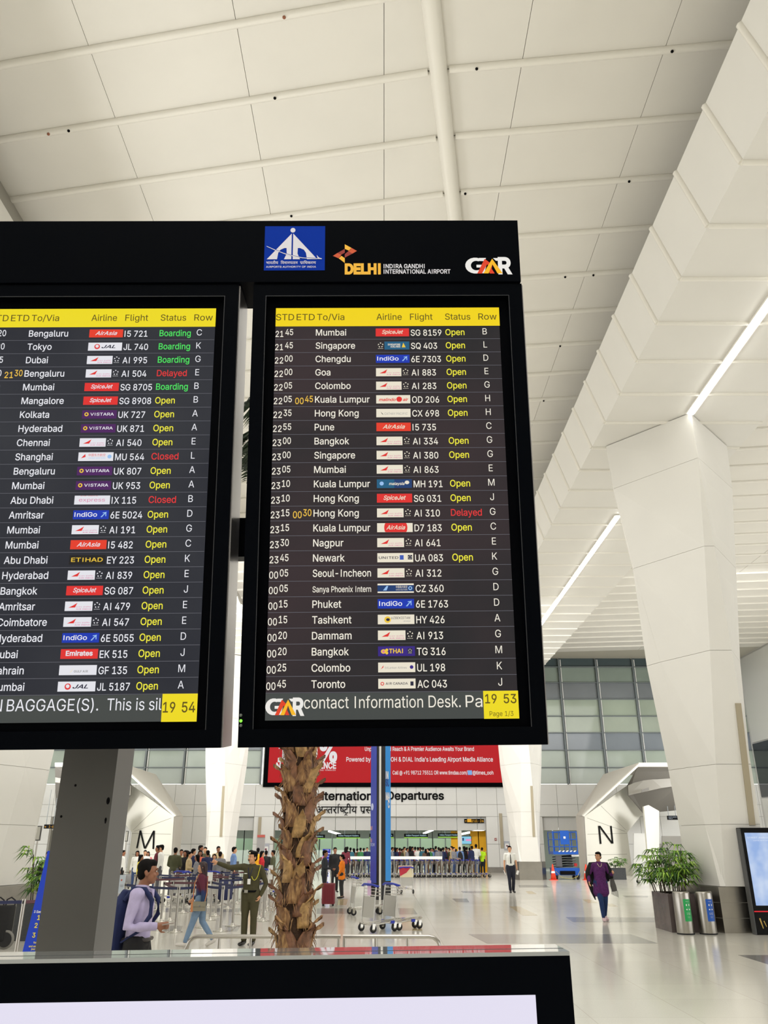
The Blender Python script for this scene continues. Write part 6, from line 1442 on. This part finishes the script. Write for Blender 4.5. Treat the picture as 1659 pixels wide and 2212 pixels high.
# ------------------------------------------------------------------ DIGITAL TOTEM at the right edge
g = fl(1632, 2019); DT = empty('digital_totem', (g.x+.0, g.y-.1, 0), 'black digital totem with a pale blue screen at the right picture edge', 'digital sign'); h = 2.2; wd = 1.0
mb = MB(); fr = smat('totem_frame', 14, 15, 18, rough=.25, spec=.2); fs_ = smat('totem_edge', 70, 72, 74, rough=.35); mb.box((wd/2, .1, h/2), (wd, .16, h), fr); mb.build('body', DT)
mb = MB(); mb.box((-.012, .1, h/2), (.024, .2, h), fs_); mb.box((wd/2, .1, h+.01), (wd+.04, .2, .02), fr); mb.build('edge_trim', DT)
mb = MB(); mb.box((.085+.41, .015, 1.35), (.82, .012, 1.52), scr('totem_screen', (150, 178, 226), (196, 212, 238), 0, 1)); mb.build('screen', DT)
mb = MB(); mb.box((wd/2+.01, .012, .47), (wd-.02, .012, .022), glow('totem_red', 222, 40, 50)); mb.build('light_line', DT, label='red light line')
mb = MB(); tw_ = glow('totem_white', 225, 232, 245); mb.text('STREET AMBIENCE', (.13, .006, 1.99), R_, U_, .045, tw_, width=.6); mb.text('come and see', (.26, .006, 1.935), R_, U_, .028, tw_, width=.36)
gd = mat('gold', (.9, .62, .2), rough=.25, metal=1)
mb.prism([(.1, .012, .33), (.13, .012, .34), (.17, .012, .14), (.155, .012, .12)], (0, -.004, 0), gd); mb.prism([(.19, .012, .28), (.21, .012, .285), (.245, .012, .17), (.235, .012, .16)], (0, -.004, 0), gd); mb.build('print', DT)
# ------------------------------------------------------------------ SCISSOR LIFT and cones
g = fl(1226, 1900); SL = empty('scissor_lift', (g.x, g.y+.6, 0), 'blue scissor lift parked between the distant right column and the portal marked N', 'lift'); BL_ = smat('lift_blue', 14, 82, 178, rough=.4); GR = smat('lift_grey', 84, 84, 88, rough=.5)
W_ = 1.45
mb = MB(); mb.box((0, 0, .42), (W_, 1.5, .38), BL_); mb.box((0, -.78, .36), (W_*.6, .06, .2), M_ink); mb.build('chassis', SL)
for x in (-W_/2+.1, W_/2-.1):
    for y in (-.55, .55):
        mb = MB(); mb.lathe((x, y, .19), [(0, -.08), (.14, -.08), (.19, -.06), (.19, .06), (.14, .08), (0, .08)], M_rubber, 16, 'X'); mb.lathe((x, y, .19), [(0, -.085), (.08, -.085), (.08, .085), (0, .085)], M_steel, 10, 'X'); mb.build('wheel', SL)
for i in range(5):
    for s in (-1, 1):
        mb = MB(); z = .66+i*.13; mb.tube([(-W_/2+.15, -.5*s, z), (W_/2-.15, -.5*s, z+.1)], .035, GR, 6); mb.box((0, -.52, z+.05), (W_*.55, .06, .05), M_steel if s > 0 else M_ink); mb.build('scissor_arm', SL)
for c_, d_, m_, n_ in (((-W_/2+.3, -.62, .98), (.35, .12, .6), GR, 'battery_box'), ((W_/2-.18, -.6, 1.28), (.42, .14, .1), M_white, 'label_plate'), ((W_/2-.2, -.66, .78), (.16, .1, .16), smat('lift_red', 170, 30, 30), 'warning_lamp')):
    mb = MB(); mb.box(c_, d_, m_); mb.build(n_, SL)
mb = MB(); mb.box((0, 0, 1.42), (W_, 1.5, .16), BL_); mb.build('platform', SL)
for i in range(5):
    mb = MB(); mb.prism([(-.45+i*.22, -.765, 1.47), (-.35+i*.22, -.765, 1.47), (-.27+i*.22, -.765, 1.55), (-.37+i*.22, -.765, 1.55)], (0, -.01, 0), M_white); mb.build('warning_stripe', SL)
for y in (-.72, .72):
    mb = MB()
    for z in (1.75, 2.15, 2.55): mb.tube([(-W_/2+.03, y, z), (W_/2-.03, y, z)], .03, BL_, 6)
    for x in (-W_/2+.03, -.35, .25, W_/2-.03): mb.tube([(x, y, 1.45), (x, y, 2.6)], .03, BL_, 6)
    mb.build('guard_rail', SL)
mb = MB()
for x in (-W_/2+.03, W_/2-.03):
    for z in (1.75, 2.15, 2.55): mb.tube([(x, -.72, z), (x, .72, z)], .03, BL_, 6)
mb.build('guard_rail', SL)
mb = MB(); mb.box((-.02, -.75, 2.25), (.5, .05, .75), BL_); mb.box((-.02, -.785, 2.25), (.12, .02, .12), M_white); mb.build('gate_panel', SL)
mb = MB(); mb.tube([(-W_/2, -.7, .5), (-.4, -1.0, .12), (.1, -1.05, .05), (.5, -.95, .15), (W_/2, -.76, .45)], .012, smat('cable_yellow', 190, 180, 90), 5); mb.build('cable', SL)
oc = smat('cone_orange', 226, 66, 38, rough=.5)
for px, py, lb, dx in ((1196, 1901, 'orange traffic cone left of the scissor lift', 0), (1268, 1901, 'red traffic cone right of the scissor lift, behind the shawl', 0)):
    g = fl(px, py); r = empty('traffic_cone', (g.x, g.y, 0), lb, 'cone'); mb = MB(); mb.lathe((0, 0, 0), [(.0, .02), (.17, .03), (.035, .82), (.0, .83)], oc, 16); mb.build('cone_body', r)
    mb = MB(); mb.box((0, 0, .015), (.42, .42, .03), oc); mb.build('foot', r); mb = MB(); mb.lathe((0, 0, 0), [(.118, .36), (.1, .47)], M_white, 16); mb.build('reflective_band', r)
# ------------------------------------------------------------------ LEFT EDGE: blue sign board, black luggage
Ys = 12.0; TLc, BLc = at(103, 1838, Ys), at(47, 2062, Ys)
SG = empty('sign_board', (BLc.x+.5, Ys, 0), 'leaning blue sign board with yellow numbers behind the grey pole', 'sign'); o0 = Vector(SG.location)
sb = smat('sign_royal_blue', 20, 62, 196, rough=.4)
ex = Vector((1.0, 0, 0)); upv = (TLc-BLc).normalized(); base = BLc-upv*(BLc.z/upv.z); hh = (TLc-base).length
mb = MB(); q = [base-o0, base+ex*1.15-o0, base+ex*.75+upv*hh-o0, base+upv*hh-o0]; mb.prism(q, (0, .05, 0), sb); mb.build('board', SG)
yt = smat('sign_yellow_paint', 232, 214, 80, rough=.5)
mb = MB()
for s, px, py, hpx, m in (('3 Easy Steps', 73, 1972, 5, M_white), ('1', 80, 1987, 10, yt), ('2', 74, 2004, 10, yt), ('3', 69, 2025, 10, yt), ('for a smooth', 72, 2038, 4, yt), ('and safe', 62, 2046, 4, yt), ('journey', 67, 2052, 4, yt)):
    a = at(px, py, Ys-.01); c = at(px, py-hpx, Ys-.01); mb.text(s, a-o0, R_, U_, (c.z-a.z)/.727, m, bold=.02)
mb.build('sign_print', SG); mb = MB(); mb.tube([base+ex*.3-o0+Vector((0, .06, hh*.5)), base+ex*.3-o0+Vector((0, .6, 0))], .015, M_steel, 6); mb.build('prop', SG)
g = fl(-4, 2050); r = empty('luggage_stroller', (g.x-.1, g.y, 0), 'black folded pushchair and bag at the left picture edge', 'pushchair')
mb = MB(); bk = smat('nylon_black', 18, 18, 20, rough=.8, noise=.3, nscale=12)
rbox(mb, .55, .35, .62, .14, .1, bk); mb.build('bag_body', r); mb = MB(); 
for x in (.0, .22): mb.tube([(x-.09, -.05, .76), (x-.08, -.05, .86), (x, -.05, .9), (x+.08, -.05, .85), (x+.09, -.05, .76)], .014, bk, 6)
mb.build('carry_handle', r); mb = MB(); mb.lathe((.26, -.12, .17), [(0, -.02), (.12, -.02), (.165, -.02), (.165, .02), (.12, .02), (0, .02)], smat('wheel_grey', 120, 118, 112), 20, 'Y'); mb.lathe((.26, -.15, .17), [(0, 0), (.13, 0)], M_rubber, 20, 'Y'); mb.build('wheel', r)
# pole with a grey head (scanner post) left of the trunk and small wall screens
g = fl(558, 1925); r = empty('information_post', (g.x, g.y, 0), 'thin pole with small grey head above the officer\'s shoulder', 'post'); zt_ = at(558, 1803, g.y).z
mb = MB(); mb.cyl((0, 0, 0), .05, zt_-.8, M_white, 10); mb.build('pole', r); mb = MB(); mb.box((0, 0, zt_-.4), (.34, .12, .8), smat('post_head', 158, 156, 156)); mb.box((0, -.065, zt_-.06), (.34, .01, .1), smat('head_red', 190, 90, 80)); mb.build('head', r)
for x0, x1, y0, y1, Y, lb in ((270, 278, 1795, 1818, 52.5, 'small dark-framed screen right of the grey pole'), (76, 91, 1784, 1816, 44, 'small dark-framed screen left of the grey pole')):
    a, b = at(x0, y1, Y), at(x1, y0, Y); r = empty('wall_screen', ((a.x+b.x)/2, Y, 0), lb, 'screen'); mb = MB(); mb.box((0, 0, (a.z+b.z)/2), (b.x-a.x, .1, b.z-a.z), smat('frame_dark', 60, 60, 56)); mb.build('frame', r)
    mb = MB(); mb.box((0, -.06, (a.z+b.z)/2), ((b.x-a.x)*.7, .02, (b.z-a.z)*.86), smat('screen_grey', 150, 148, 138)); mb.build('display', r); mb = MB(); mb.cyl((0, .0, 0), .04, a.z, M_steel, 8); mb.build('stand', r)
